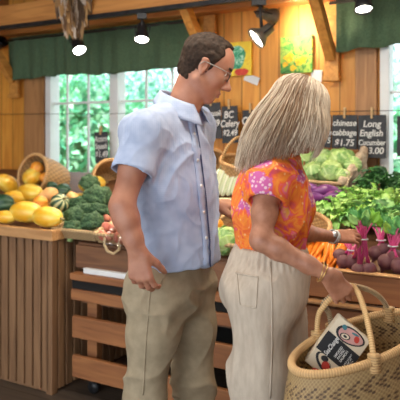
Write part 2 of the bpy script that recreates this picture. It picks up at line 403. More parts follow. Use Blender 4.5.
# track and lamps
blk = mat('black_metal', (.015, .015, .017), (.03, .03, .032), 20, .4, 0, metal=.3)
gry = mat('lamp_grey', (.30, .27, .22), (.2, .18, .15), 20, .35, 0, metal=.7)
o = thing('light_track', 'long black lighting track running along the header beam', 'light track', W(-5, .70, 2.25), FR)
k = MB(); k.box((0, -.02, 0), (7.6, .018, .03)); k.build('rail', blk, o, .003)
def spot(px, py, t, aim, lb, power=9, size=1.0, body=None, flip=False):
    """head centre at the pixel; the stem goes up to the track"""
    c = Pw(px, py, t); top = W(ST(c)[0], .70, 2.25); o = thing('track_spotlight', lb, 'spotlight', top, 0, 'spotlights on the track')
    d = Vector(aim).normalized(); m = body or blk; c = c-top
    k = MB(); k.box((-.03, -.02, -.035), (.03, .02, 0)); k.tube([(0, 0, -.03), (0, 0, c.z*.5), (c.x, c.y, c.z+.03) if abs(c.x)+abs(c.y) > .02 else (0, 0, c.z+.03)], .009, 8); k.build('stem', blk, o)
    q = d.to_track_quat('Z', 'Y').to_matrix().to_4x4(); M_ = Matrix.Translation(c) @ q
    k = MB(); k.lathe([(.018, -.075), (.030, -.07), (.033, -.03), (.034, -.01), (.048*size, .03), (.050*size, .05), (.045*size, .05), (.041*size, .036)], 24, M_, closed=False)
    k.lathe([(.0, -.0755), (.018, -.075)], 24, M_, closed=False); k.build('lamp_housing', m, o)
    k = MB(); k.lathe([(.0, .048), (.025*size, .046), (.043*size, .038)], 24, M_, closed=False); k.build('lens', emis('lamp_glow', (1, .93, .8), 28), o)
    k = MB(); k.tube([M_ @ Vector((.04, 0, 0)), M_ @ Vector((.05, 0, -.05)), M_ @ Vector((0, 0, -.10)), M_ @ Vector((-.05, 0, -.05)), M_ @ Vector((-.04, 0, 0))], .005, 6); k.build('yoke', blk, o)
    l = bpy.data.lights.new('bulb', 'SPOT'); l.energy = power*4; l.spot_size = R(110); l.spot_blend = .9; l.shadow_soft_size = .04; l.color = (1, .82, .56)
    lo = bpy.data.objects.new('bulb', l); C.objects.link(lo); lo.parent = o; lo.location = c+d*.07; lo.rotation_euler = d.to_track_quat('-Z', 'Y').to_euler()
spot(78, 46, .70, (.35, -.55, -.75), 'lit spotlight hanging below the dried leaf bundle', 6)
spot(142, 34, .70, (0, -.45, -.9), 'lit black spotlight in front of the left green valance', 6)
spot(262, 34, .72, (-.75, -.12, -.6), 'grey spotlight shining on the wall beside the red and green painting', 11, 1.35, gry)
spot(268, 15, .86, (.75, .45, -.1), 'upper grey spotlight shining on the wall above the woman', 3.5, 1.0, gry)
spot(363, 2, .70, (0, -.35, -.95), 'lit spotlight in front of the short right valance', 6)
o = thing('wall_lamp', 'small black lamp fixed to the pine wall at the left edge', 'lamp', Pw(0, 44, 1.1), FR)
k = MB(); M_ = Matrix.Rotation(R(60), 4, 'Y'); k.lathe([(.02, -.06), (.03, -.05), (.045, .02), (.05, .05), (.04, .045)], 20, M_, closed=False); k.build('lamp_housing', blk, o)
k = MB(); k.tube([(0, .0, 0), (-.02, .09, .02)], .01); k.build('bracket_arm', blk, o)

# dried bundle
k = MB(); g = random.Random(5); c0 = Pw(72, -6, .64)
o = thing('dried_bundle', 'hanging bundle of dried brown and grey leaves below the beam', 'dried leaves', c0)
for _ in range(380):
    th = g.uniform(0, 2*pi); L = g.uniform(.02, .29); sp = g.uniform(.02, .17)*(1.15-L*2.6); a = Vector((0, 0, g.uniform(-.02, .06)))
    b = a+Vector((cos(th)*sp+.02, sin(th)*sp*.6, -L)); m_ = (a+b)/2+Vector((cos(th)*.06, sin(th)*.04, .02)); wv = Vector((-sin(th), cos(th), g.uniform(-.4, .4)))*g.uniform(.008, .02)
    col = g.choice([(.40, .23, .10), (.20, .11, .06), (.66, .56, .46), (.55, .32, .13), (.12, .07, .04)])
    k.add([a, m_-wv, b-wv*.6, b+wv*.4+Vector((0, 0, -.015)), m_+wv], [(0, 1, 2), (0, 2, 3), (0, 3, 4)], False, col)
k.build('dried_leaves', attr_mat('dry_leaf', .8), o, 0, .0012, True)
k = MB(); k.tube([(0, 0, .2), (0, 0, .02)], .006); k.build('hanging_string', mat('twine', (.45, .32, .16), (.3, .2, .1), 80, .9), o)

# paintings and cards
def pic(name, px0, px1, py0, py1, m, lb, cat, t=1.17, rot=0, group=None, th=.02):
    a = Pw(px0, py1, t); b = Pw(px1, py1, t); s0, s1 = ST(a)[0], ST(b)[0]; mid = Pw((px0+px1)/2, (py0+py1)/2, t); h = (py1-py0)/F_*mid.y
    o = thing(name, lb, cat, mid, FR, group); wd = (s1-s0)/2
    k = MB(); k.box((-wd, 0, -h/2), (wd, th, h/2), Matrix.Rotation(rot, 4, 'Y')); k.build('canvas' if cat == 'painting' else 'card', m, o, .002)
    return o, wd, h
def paintmat(name, stops, scale, dist=1.5):
    m, nt, b = node_mat(name); v = coords(nt); n = N(nt, 'ShaderNodeTexNoise', Scale=scale, Detail=3, Distortion=dist); nt.links.new(v, n.inputs[0])
    r = ramp(nt, n.outputs[0], stops); nt.links.new(r.outputs[0], b.inputs['Base Color']); b.inputs['Roughness'].default_value = .5; return m
pm1 = paintmat('painting_border', [(.3, (.85, .55, .02)), (.6, (.95, .75, .05)), (.75, (.7, .25, .02))], 9)
o, wd, h = pic('painting', 224, 251, 42, 76, pm1, 'painting with a yellow border and teal centre beside the man', 'painting')
def blob(parent, nm, cx, cz, rx, rz, m, y=-.003, n=20, wob=.12, sd=1):
    g = random.Random(sd); ph = [g.uniform(0, 6) for _ in range(3)]; k = MB()
    ring = [(cx+rx*(1+wob*sin(3*a+ph[0])+wob*.6*sin(5*a+ph[1]))*cos(a), z) for a in [2*pi*i/n for i in range(n)] for z in [cz+rz*(1+wob*sin(4*a+ph[2]))*sin(a)]]
    vs = [(x, y, z) for x, z in ring]+[(x, y+.003, z) for x, z in ring]
    k.add(vs, [tuple(range(n-1, -1, -1))]+[(i, (i+1) % n, n+(i+1) % n, n+i) for i in range(n)]); return k.build(nm, m, parent)
teal = paintmat('paint_teal', [(.35, (.02, .22, .10)), (.5, (.05, .45, .25)), (.62, (.6, .85, .7))], 40)
blob(o, 'painted_leaves', -.02, .01, .075, .085, teal); blob(o, 'painted_fruit', .03, -.09, .05, .025, mat('paint_red', (.75, .08, .03), (.6, .04, .02), 30, .5), -.005)
o, wd, h = pic('painting', 280, 312, 36, 73, paintmat('painting_green', [(.3, (.03, .16, .03)), (.45, (.10, .38, .05)), (.55, (.45, .62, .08)), (.68, (.05, .25, .06))], 16), 'painting of yellow flowers on green above the woman', 'painting')
yel = mat('paint_yellow', (.95, .68, .02), (.85, .42, .01), 40, .5)
for i, (x, z, r) in enumerate(((-.045, -.02, .032), (.02, -.05, .026), (.05, -.035, .022), (-.075, -.06, .018), (-.02, -.085, .02))):
    f = blob(o, 'painted_flower', x, z, r, r*.9, yel, -.003, 24, .22, i)
blob(o, 'painted_stems', .0, .06, .02, .045, mat('paint_lime', (.5, .7, .1), (.2, .45, .06), 40, .5), -.003, 20, .4, 8)
pic('title_card', 244, 259, 75, 83, white_m, 'white card tilted below the yellow bordered painting', 'card', 1.18, R(22), 'cards below the paintings', .004)
pic('title_card', 311, 322, 70, 82, white_m, 'white card at the lower right of the flower painting', 'card', 1.185, R(5), 'cards below the paintings', .004)

# chalkboard signs
board_m = mat('slate', (.035, .038, .045), (.055, .058, .065), 18, .8, .1)
chalk = mat('chalk', (.85, .85, .82), (.6, .6, .58), 150, .9, 0)
def text(parent, s, x, z, size, m=chalk, y=-.006, sx=1.0, rot=0, name='lettering', align='CENTER', shear=0):
    cu = bpy.data.curves.new(name, 'FONT'); cu.body = s; cu.size = size; cu.align_x = align; cu.extrude = .0006; cu.offset = size*.018; cu.shear = shear
    t = bpy.data.objects.new(name, cu); me = bpy.data.meshes.new_from_object(t, depsgraph=None) if False else None
    C.objects.link(t); dg = bpy.context.evaluated_depsgraph_get(); me = bpy.data.meshes.new_from_object(t.evaluated_get(dg)); bpy.data.objects.remove(t)
    o = link(name, me, m, parent); me.materials.clear(); me.materials.append(m)
    o.rotation_euler = Euler((pi/2, rot, 0)); o.location = (x, y, z); o.scale = (sx, 1, 1); return o
def sign(px0, px1, py0, py1, lines, lb, t=1.10, rot=0, brown=False):
    mid = Pw((px0+px1)/2, (py0+py1)/2, t); s0 = ST(Pw(px0, py0, t))[0]; s1 = ST(Pw(px1, py0, t))[0]; wd = (s1-s0)/2; h = (py1-py0)/F_*mid.y/2
    o = thing('chalkboard_sign', lb, 'sign', mid, FR, 'chalkboard price signs'); o.rotation_euler = Euler((0, rot, FR))
    k = MB(); k.box((-wd, -.004, -h), (wd, .004, h)); k.build('board', board_m, o, .0015)
    for s, x, z, sz, sx in lines: text(o, s, x*wd, z*h, sz*h, sx=sx, shear=.15)
    k = MB(); k.box((-.006, -.012, h-.02), (.006, -.004, h+.045)); k.box((-.006, .004, h-.02), (.006, .011, h+.045)); k.tube([(-.008, 0, h+.012), (.008, 0, h+.012)], .006)
    k.build('clothespin', mat('clothespin_wood', (.62, .42, .2), (.5, .3, .13), 30, .7), o)
    return o
sign(95, 108, 132, 163, [('Acorn', 0, .38, .55, .75), ('Squash', 0, -.08, .5, .7), ('$1.49', 0, -.62, .55, .85)], 'chalkboard hanging in front of the left window', rot=R(-3))
sign(203, 221, 103, 139, [('Broccoli', 0, .28, .42, .85), ('$2.49', 0, -.3, .5, .85)], 'chalkboard for broccoli right beside the man’s collar'.replace('’', "'"), rot=R(-3))
sign(222, 238, 106, 143, [('BC', -.1, .36, .52, .9), ('Celery', 0, -.12, .52, .8), ('$2.49', 0, -.6, .45, .85)], 'chalkboard for BC celery between the man and the woman', rot=R(-2))
sign(243, 259, 110, 146, [('Corn', 0, .2, .6, .85), ('$1.00', 0, -.4, .5, .8)], 'chalkboard half hidden by the left side of the woman\'s hair', rot=R(-1))
sign(316, 331, 115, 150, [('Red', 0, .45, .5, .8), ('Cabbage', 0, -.1, .4, .7), ('$1.75', 0, -.6, .45, .85)], 'chalkboard half hidden by the right side of the woman\'s hair', rot=R(1))
sign(332, 357, 115, 152, [('chinese', 0, .42, .46, .95), ('cabbage', 0, -.1, .46, .9), ('$1.75', 0, -.66, .50, .95)], 'chalkboard for chinese cabbage above the cabbage crate', rot=R(1))
sign(358, 386, 115, 158, [('Long', 0, .45, .42, 1), ('English', -.05, .02, .42, .95), ('Cucumber', 0, -.40, .36, .82), ('$3.00', .1, -.80, .42, 1)], 'chalkboard for long english cucumber beside the right window')
sign(397, 417, 116, 156, [], 'chalkboard cut by the right edge in front of the right window')
k = MB(); k.tube([W(-4.5, 1.10, 1.66), W(-1.0, 1.10, 1.615), W(1.4, 1.1, 1.605)], .002, 6)
tag(k.build('sign_wire', blk), 'thin dark wire that the chalkboards are pegged to', 'wire')

# ------------------------------------------------------------ counters
ctr = wood('counter_wood', (.36, .145, .05), (.21, .075, .027), 'x')
ctr_d = wood('counter_wood_dark', (.22, .095, .04), (.13, .055, .025), 'x')
slat_m = wood('slat_wood', (.27, .145, .07), (.16, .08, .038), 'z')
rail_l = wood('rail_light', (.60, .33, .14), (.42, .21, .08), 'x')
dark = mat('dark_gap', (.012, .01, .009), None, 5, .9, 0)  # near black for the strip and the painted shade behind slats and boards
# left slatted stand
S1 = -1.705
o = thing('slatted_produce_stand', 'slatted wooden stand holding the squash at left', 'produce stand', W(-3.3, .05, 0), FR); L = S1+3.3
k = MB(); x = 0
while x < L-.05: k.box((x, 0, .02), (x+.052, .02, .875)); x += .066
k.box((L-.045, 0, 0), (L, .045, .9)); k.box((0, .02, 0), (L, .035, .06))
k.build('slat_panel', slat_m, o, .003)
k = MB(); y = .055
while y < 1.0: k.box((L-.02, y, .02), (L, y+.05, .875)); y += .066
k.build('side_slat_panel', slat_m, o, .003)
k = MB(); k.box((0, -.012, .872), (L+.012, .022, .932)); k.box((L-.02, .022, .872), (L+.012, 1.05, .932)); k.build('top_rail', rail_l, o, .004)
k = MB(); k.box((0, .036, .02), (L-.021, .05, .87)); k.build('gap_shade_sheet', dark, o)  # added black sheet: shade in the slat gaps put into its colour
k = MB(); vs = [(0, .023, .90), (L-.021, .023, .90), (L-.021, 1.08, zs(LEFT, 1.13)), (0, 1.08, zs(LEFT, 1.13))]; k.add(vs+[(a, b, c-.02) for a, b, c in vs], [(0, 1, 2, 3), (7, 6, 5, 4), (0, 4, 5, 1), (1, 5, 6, 2), (2, 6, 7, 3), (3, 7, 4, 0)])
k.build('display_board', ctr_d, o)
# middle cart
def cart(s0, s1, t, lb, boards, surf, back=1.10):
    o = thing('produce_cart', lb, 'produce cart', W(s0, t, 0), FR); L = s1-s0
    for nm, z0, z1, y0, y1, m in boards:
        k = MB(); k.box((0, y0, z0), (L, y1, z1)); k.build(nm, m, o, .004)
    for x in (.06, L-.13):
        for y in (.03, .75):
            k = MB(); k.box((x, y, .10), (x+.07, y+.05, surf[0]-.06)); k.build('post', ctr, o, .003)
            k = MB(); k.tube([(x+.035, y+.005, .035), (x+.035, y+.04, .035)], .034, 16); k.box((x+.02, y+.0, .06), (x+.05, y+.045, .10)); k.build('caster', blk, o)
    vs = [(0.001, .021, surf[0]-.02), (L-.001, .021, surf[0]-.02), (L-.001, back-t-.02, zs(surf, back)-.02), (.001, back-t-.02, zs(surf, back)-.02)]
    k = MB(); k.add(vs+[(a, b, c-.02) for a, b, c in vs], [(0, 1, 2, 3), (7, 6, 5, 4), (0, 4, 5, 1), (1, 5, 6, 2), (2, 6, 7, 3), (3, 7, 4, 0)]); k.build('display_board', ctr_d, o)
    k = MB(); k.box((.0, .06, .50), (L, .85, .52)); k.build('shelf', ctr_d, o)
    k = MB(); k.box((.0, .86, .05), (L, .88, .85)); k.build('gap_shade_sheet', dark, o)  # black sheet added so the gaps between boards carry painted shade
    return o
cart(-1.62, -.42, .15, 'wooden wheeled cart with slatted boards behind the man', [('front_board', .715, .845, 0, .02, ctr_d), ('rail', .655, .692, -.05, .02, ctr), ('black_strip', .602, .654, -.03, .01, dark),  # near-black strip between the two rails
     ('rail', .54, .601, -.04, .02, ctr), ('lower_board', .324, .446, -.03, 0, ctr), ('lower_board', .101, .223, -.03, 0, ctr)], MID)
cart(-.40, 1.3, 0, 'wooden counter with a thick front board holding beets and greens', [('front_board', .78, .895, -.02, .02, ctr), ('top_edge', .896, .904, -.025, .02, rail_l), ('ledge', .755, .768, -.05, .02, rail_l),
     ('rail', .60, .74, -.03, .01, ctr), ('lower_board', .324, .446, -.03, 0, ctr), ('lower_board', .101, .223, -.03, 0, ctr)], RIGHT)
c = Pw(105, 272, .12); k = MB(); k.box((-.16, -.04, 0), (.16, .06, .03)); oo = k.build('folded_paper', white_m, None, .004)
oo.location = W(ST(c)[0], .165, .693); oo.rotation_euler = (0, 0, FR); tag(oo, 'white folded paper lying on the rail of the wheeled cart', 'paper')
# ------------------------------------------------------------ people
def A(v): return np.array(v, float)
skin_m = mat('skin_tan', (.52, .245, .155), (.40, .165, .10), 14, .5, .12, .003, sss=.08)
skin_w = mat('skin_sunned', (.50, .235, .145), (.36, .15, .085), 30, .5, .15, .002, sss=.08)
lip_m = mat('lips', (.48, .19, .15), (.42, .16, .13), 20, .45, 0)
nail_m = mat('nails', (.72, .45, .38), None, 20, .3, 0)
def hand(Fd, wr, d, n, w, curl=(.3, .5, .4), sc=1.0, thumb=(.5, .35, .3), spread=.06, k=.006, rw=.026):
    """d towards the knuckles, n out of the palm, w towards the thumb"""
    wr = A(wr); d = unit(d); n = unit(A(n)-A(n).dot(d)*d); w = unit(A(w)-A(w).dot(d)*d-A(w).dot(n)*n)
    L = [.072, .081, .075, .060]; offs = [.030, .010, -.011, -.030]; kl = [.088, .092, .087, .078]; rad = [.0090, .0092, .0088, .0078]
    tips = []
    for i in range(4):
        kp = wr+(d*kl[i]+w*offs[i]-n*.002)*sc
        Fd.cone(wr+w*offs[i]*.5*sc, kp, .0155*sc, .0112*sc, .010*sc)
        a = (curl[0] if not isinstance(curl[0], (list, tuple)) else curl[0][i])+.05*i; p = kp; dirw = w*spread*(1.5-i)
        cu = [a, a+curl[1], a+curl[1]+curl[2]]
        for j, (fr, an) in enumerate(zip((.46, .30, .24), cu)):
            q = p+unit(d*cos(an)+n*sin(an)+dirw*(1-.3*j))*L[i]*fr*sc*1.05
            Fd.cone(p, q, rad[i]*(1.08-.08*j)*sc, rad[i]*(1.0-.1*j)*sc, k if j else .005); p = q
        tips.append(p)
    b = wr+(d*.022+w*.022+n*.006)*sc; c = b+unit(d*.62+w*thumb[0]*1.3+n*thumb[1])*.046*sc; e = c+unit(d*.85+w*thumb[0]*.6+n*(thumb[1]+thumb[2]))*.034*sc
    f = e+unit(d*.9+w*.1+n*(thumb[1]+thumb[2]*1.6))*.028*sc
    Fd.cone(b, c, .0175*sc, .0125*sc, .016); Fd.cone(c, e, .0115*sc, .0105*sc, .006); Fd.cone(e, f, .0105*sc, .008*sc, .005)
    return tips, f
def limb(Fd, pts, k=.03):
    for (a, ra), (b, rb) in zip(pts[:-1], pts[1:]): Fd.cone(a, b, ra, rb, k)
def head(Fd, Cn, f, u, s, g=1.0, male=True):
    """Cn is the point between the ears; f forward, u up, s to the figure's right"""
    def p(a, b, c): return A(Cn)+(f*a+s*b+u*c)*g
    ax = [f, s, u]; E = lambda c, r, k=.015, op='add': Fd.ell(p(*c), [q*g for q in r], ax, k, op)
    E((-.004, 0, .048), (.096, .076, .084)); E((.035, 0, .035), (.062, .066, .078), .03)
    E((.040, 0, -.035), (.055, .055, .062), .03)                      # face
    for b in (-1, 1):
        Fd.cone(p(.000, b*.056, -.045), p(.070, b*.018, -.092), .017*g, .017*g, .025)   # jaw
        E((.058, b*.040, -.012), (.026, .022, .022), .02)             # cheekbone
        E((.0865, b*.033, .020), (.014, .019, .0125), .010, 'sub')    # eye socket
        E((.074, b*.032, .020), (.0135, .0145, .0125), .004)            # eyeball under lid
        E((-.004, b*.0745, .003), (.017, .011, .031), .006)           # ear
        E((.000, b*.085, .005), (.009, .006, .017), .004, 'sub'); E((-.008, b*.080, .024), (.014, .0055, .010), .004); E((.0, b*.076, -.024), (.008, .006, .009), .005)
        Fd.cone(p(.080, b*.012, .040), p(.074, b*.046, .042), .0085*g, .0075*g, .010)    # brow
        E((.102, b*.012, -.028), (.012, .0095, .009), .006)           # nostril
    E((.062, 0, -.090), (.024, .024, .018), .02)                      # chin
    Fd.cone(p(.087, 0, .028), p(.112, 0, -.016), .009*g, .0125*g, .010); E((.118, 0, -.021), (.014, .0135, .0115), .008)
    E((.088, 0, -.058), (.013, .025, .016), .012)
    E((.0975, 0, -.0545), (.0085, .021, .0055), .003); E((.0965, 0, -.0665), (.0085, .018, .0062), .003)
    return p
def clothfold(V, Nn, amp, freq, stretch=(1, 1, 1), s=0, mask=None):
    q = V*np.array(stretch)*freq; wv = fbm(q*.7+7, s+9, 2)[:, None]*.8
    n = 1-np.abs(fbm(q+wv, s, 2)); n = n**3*1.6-.5
    d = n*amp
    if mask is not None: d = d*mask
    return V+Nn*d[:, None]
def bvh(o_or, V=None, Fc=None): return BVHTree.FromPolygons([tuple(x) for x in V], [tuple(int(i) for i in q) for q in Fc])
def cast(tree, px, py, y0=1.0):
    a = P(px, py, y0); d = (P(px, py, 2)-P(px, py, 1)).normalized(); h = tree.ray_cast(a, d); return h[0], h[1]
def join(*ms):
    vs, fs, n = [], [], 0
    for v, f in ms: vs.append(v); fs.append(f+n); n += len(v)
    return np.concatenate(vs), np.concatenate(fs)
def lerp(a, b, t): return A(a)+(A(b)-A(a))*t

# ---------------- the man
MY = 2.35
yaw = R(-27); fw = A((cos(yaw), sin(yaw), 0)); rt = A((sin(yaw), -cos(yaw), 0)); up = A((0, 0, 1))    # rt: to his right, towards the camera
man = thing('person', 'man in light blue short-sleeved shirt and khaki trousers looking down at the produce', 'person', P(168, 135, MY).xy.to_3d())
mb = A(man.location)
pel = A(P(172, 285, MY)); chest = A(P(172, 168, MY)); nb = A(P(178, 108, MY))
shR = A(P(144, 133, MY-.17)); shL = A(P(196, 128, MY+.16))
elR = A(P(122, 206, MY-.28)); wrR = A(P(137, 250, MY-.30))
elL = A(P(196, 198, MY+.22)); wrL = A(P(213, 204, MY+.30))
hipR = A(P(158, 290, MY-.09)); hipL = A(P(191, 290, MY+.08))
knR = A(P(144, 392, MY-.10)); knL = A(P(194, 392, MY+.10)); knR[2] = .50; knL[2] = .50
anR = A((A(P(142, 400, MY-.08))[0], MY-.06, .085)); anL = A((A(P(196, 400, MY+.14))[0], MY+.14, .085))
Cm = A(P(203, 69, MY)); hf = unit((cos(R(-28))*cos(R(3)), cos(R(28))*sin(R(3)), sin(R(-28)))); hs = unit(np.cross(hf, up)); hu = np.cross(hs, hf)
Fm = Field((-.62, 1.78, -.02), (.32, 2.95, 1.90), .0048)
Fhd = Field(Cm-A((.17, .17, .26)), Cm+A((.19, .17, .17)), .0029); hp = head(Fhd, Cm, hf, hu, hs)
for q_ in (Fm, Fhd):
    q_.cone(nb-up*.05-fw*.005, hp(-.026, 0, -.01), .060, .051, .02); q_.cone(nb-up*.05+fw*.02, hp(.012, 0, -.045), .050, .042, .015)
Fm.plane(nb+up*.015, up, .003, nb-.12, nb+A((.12, .12, .2))); Fhd.plane(nb-up*.005, -up, .003)
Fm.cone(chest+up*.06, chest-up*.06, .115, .115, .06, flat=(rt, 1.3)); Fm.cone(chest-up*.06, pel+up*.05, .105, .10, .06, flat=(rt, 1.25))
Fm.cone(shR, shL, .05, .05, .06); Fm.cone(pel+up*.06, pel, .10, .10, .04, flat=(rt, 1.25))
limb(Fm, [(shR, .054), (lerp(shR, elR, .5), .047), (elR, .040), (lerp(elR, wrR, .3), .041), (lerp(elR, wrR, .75), .031), (wrR, .026)], .025)
limb(Fm, [(shL, .056), (lerp(shL, elL, .5), .050), (elL, .043), (lerp(elL, wrL, .35), .040), (wrL, .026)], .025)
hand(Fm, wrR, (.16, -.03, -1), (.25, .95, 0), (1, -.25, .1), (.55, .55, .35), 1.06, (.35, .5, .4))
hand(Fm, wrL, (.85, .30, -.08), (-.05, .3, -1), (.6, -.75, -.2), (.35, .4, .3), 1.06, (.55, .25, .2))
limb(Fm, [(hipR, .078), (knR, .055), (lerp(knR, anR, .35), .056), (anR, .036)], .04); limb(Fm, [(hipL, .078), (knL, .055), (lerp(knL, anL, .35), .056), (anL, .036)], .04)
for an in (anR, anL): Fm.cone(an-up*.03-fw*.03, an-up*.045+fw*.14, .036, .028, .03)
V, Fc = join(Fm.mesh(1), Fhd.mesh(1))
def headcoord(V, Cn, f, s, u): q = V-Cn; return q@f, q@s, q@u
def mmat(c):
    a, b, d = headcoord(c, Cm, hf, hs, hu)
    lip = (a > .086) & (np.abs(b) < .022) & (d < -.050) & (d > -.071)
    brow = (np.abs(b) > .010) & (np.abs(b) < .050) & (d > .037) & (d < .047) & (a > .066)
    return np.where(lip, 1, np.where(brow, 2, 0))
hair_dark = mat('hair_dark', (.050, .028, .017), (.022, .013, .008), 90, .7, .5, .004, (1, 1, 1), spec=.2)
npobj('body', V, Fc, [skin_m, lip_m, hair_dark], man, mb, mmat)
# hair
Fh = Field(Cm-.15, Cm+.19, .004); hq = lambda a, b, c: Cm+hf*a+hs*b+hu*c
Fh.ell(hq(-.006, 0, .049), (.1025, .082, .092), [hf, hs, hu]); Fh.ell(hq(.032, 0, .037), (.066, .0705, .084), [hf, hs, hu], .03)
Fh.plane(hq(.062, 0, .105), -(hf*-.93+hu*.36)); Fh.cone(hq(-.042, 0, -.01), hq(-.034, 0, -.05), .053, .051, .02); Fh.plane(hq(-.09, 0, -.050), -(hu+hf*.42))
for b in (-1, 1): Fh.ell(hq(.0, b*.088, -.004), (.024, .030, .036), [hf, hs, hu], .004, 'sub'); Fh.ell(hq(.07, b*.055, .10), (.030, .026, .034), [hf, hs, hu], .01, 'sub')
V, Fc = Fh.mesh(1); Nn = normals(V, Fc); V = V+Nn*(fbm(V*np.array([60, 60, 60]), 3)*.0035)[:, None]
o = npobj('hair', V, Fc, hair_dark, man, mb); tag(o, 'short dark brown hair')
# eyes
def eyes(parent, hp, f, s, u, base, g=1):
    for b in (-1, 1):
        k = MB(); q = f.copy(); M_ = Vector(q).to_track_quat('Z', 'Y').to_matrix().to_4x4(); c = Vector(hp(.0775, b*.032, .018)-base)
        k.lathe([(.0115*sin(a), .0115*cos(a)) for a in np.linspace(.02, 3.1, 10)], 16, Matrix.Translation(c) @ M_); e = k.build('eye', mat('eye_white', (.75, .72, .68), None, 5, .2, 0), parent)
        k = MB(); k.lathe([(.0001, .0118), (.0045, .0112), (.005, .0100)], 12, Matrix.Translation(c) @ M_, closed=False); k.build('iris', mat('iris', (.10, .06, .03), None, 5, .2, 0), e)
eyes(man, hp, hf, hs, hu, mb)
# glasses
gm = mat('glasses_frame', (.42, .38, .34), (.3, .27, .24), 10, .3, 0, metal=.6); gd = mat('glasses_rim', (.05, .04, .035), None, 10, .3, 0)
gb = None; k = MB(); bp = lambda a, b, c: Vector(hp(a, b, c)-mb)
for b in (-1, 1): k.tube([bp(.101, b*(.034+.025*cos(t)), .013+.018*sin(t)) for t in np.linspace(0, 2*pi, 25)], .0022, 6, cap=False)
k.tube([bp(.101, -.010, .018), bp(.104, 0, .022), bp(.101, .010, .018)], .002, 6)
gb = k.build('glasses', gd, man); tag(gb, 'thin dark-rimmed glasses')
for b in (-1, 1):
    k = MB(); k.tube([bp(.101, b*.058, .022), bp(.096, b*.071, .023), bp(.04, b*.079, .022), bp(-.008, b*.083, .018), bp(-.02, b*.083, .0)], .0021, 6); k.build('temple_arm', gm, gb)
    k = MB(); k.lathe([(.0001, 0), (.024, 0)], 20, Matrix.Translation(bp(.101, b*.034, .013)) @ Vector(hf).to_track_quat('Z', 'Y').to_matrix().to_4x4(), closed=False); k.build('lens', MATS['glass'], gb)
# shirt
shirt_m, nt, b_ = node_mat('blue_chambray'); v = coords(nt); n1 = N(nt, 'ShaderNodeTexNoise', Scale=24, Detail=5); nt.links.new(v, n1.inputs[0])
r1 = ramp(nt, n1.outputs[0], [(.3, (.34, .41, .58)), (.7, (.48, .55, .71))])
wv = N(nt, 'ShaderNodeTexWave', Scale=45, Distortion=1.0, bands_direction='Z'); nt.links.new(v, wv.inputs[0]); wx = N(nt, 'ShaderNodeTexWave', Scale=45, Distortion=1.0, bands_direction='X'); nt.links.new(v, wx.inputs[0])
mx = N(nt, 'ShaderNodeMixRGB', blend_type='MULTIPLY'); ad = N(nt, 'ShaderNodeMath', operation='ADD'); nt.links.new(wv.outputs[1], ad.inputs[0]); nt.links.new(wx.outputs[1], ad.inputs[1])
r2 = ramp(nt, ad.outputs[0], [(0, (.84, .88, .94)), (1, (1, 1, 1))]); mx.inputs[0].default_value = 1; nt.links.new(r1.outputs[0], mx.inputs[1]); nt.links.new(r2.outputs[0], mx.inputs[2]); nt.links.new(mx.outputs[0], b_.inputs['Base Color'])
b_.inputs['Roughness'].default_value = .85; bump(nt, b_, n1.outputs[0], .25, .004)
Fs = Field((-.52, 1.88, .85), (.25, 2.85, 1.68), .0055)
hem = A(P(178, 262, MY))
Fs.cone(chest+up*.07+fw*.0, chest-up*.05-fw*.005, .128, .132, .07, flat=(rt, 1.33)); Fs.cone(chest-up*.05, hem-up*.05-fw*.012, .132, .140, .08, flat=(rt, 1.24))
Fs.cone(chest-up*.12+fw*.02, hem+fw*.015, .125, .128, .08, flat=(rt, 1.18))
Fs.cone(shR+up*.0+fw*.0, nb-up*.015, .066, .062, .05); Fs.cone(shL, nb-up*.015, .066, .062, .05); Fs.cone(shR, shL, .068, .068, .05)
for sh, el in ((shR, elR), (shL, elL)):
    d = unit(el-sh); c = lerp(sh, el, .50); Q = Fs.twin()
    Q.cone(sh+up*.004, lerp(sh, el, .62), .068, .077, .02); Q.plane(c+d*.020, d, .004); Q.cone(c-d*.02, c+d*.2, .064, .070, .004, 'sub')
    Fs.mix((slice(None),)*3, Q.v, .035, 'add'); Fs.cone(c-d*.015, c+d*.03, .058, .062, .004, 'sub')
Fs.plane(hem-up*.012, A((0, 0, -1))+fw*.12, .006, (-.7, 1.6, .8), (.4, 2.9, 1.12)); Fs.cone(hem+up*.03, hem-up*.2, .120, .132, .01, 'sub', flat=(rt, 1.22))
Fs.cone(nb-up*.02, hp(-.005, 0, -.02), .062, .075, .006, 'sub')
V, Fc = Fs.mesh(2); Nn = normals(V, Fc)
V = clothfold(V, Nn, .008, 5.5, (1, 1, .6), 11); Nn = normals(V, Fc); V = clothfold(V, Nn, .0025, 14, (1, 1, .8), 15)
npobj('shirt', V, Fc, shirt_m, man, mb); T = bvh(None, V, Fc)
navy = mat('navy_thread', (.04, .06, .16), (.03, .045, .12), 50, .8, 0)
def onsurf_strip(name, T, pts, wd, m, parent, base, off=.003, n=30, th=.002):
    pp = []
    for i in range(n):
        t = i/(n-1)*(len(pts)-1); j = min(int(t), len(pts)-2); f = t-j
        x = pts[j][0]*(1-f)+pts[j+1][0]*f; y = pts[j][1]*(1-f)+pts[j+1][1]*f; h, nn = cast(T, x, y)
        if h is not None: pp.append((h+nn*off-Vector(base), nn))
    if len(pp) < 2: return
    vs = []
    for i, (p, nn) in enumerate(pp):
        d = (pp[min(i+1, len(pp)-1)][0]-pp[max(i-1, 0)][0]).normalized(); s = d.cross(nn).normalized()*wd/2; vs += [p-s, p+s]
    k = MB(); k.add(vs, [(2*i, 2*i+1, 2*i+3, 2*i+2) for i in range(len(pp)-1)], True); return k.build(name, m, parent, 0, th)
onsurf_strip('placket', T, [(191, 118), (196, 150), (202, 200), (206, 240), (207, 266)], .034, shirt_m, man, mb, .002)
onsurf_strip('placket_edge', T, [(194, 118), (199, 150), (205, 200), (208.5, 240), (209.5, 266)], .005, navy, man, mb, .006)
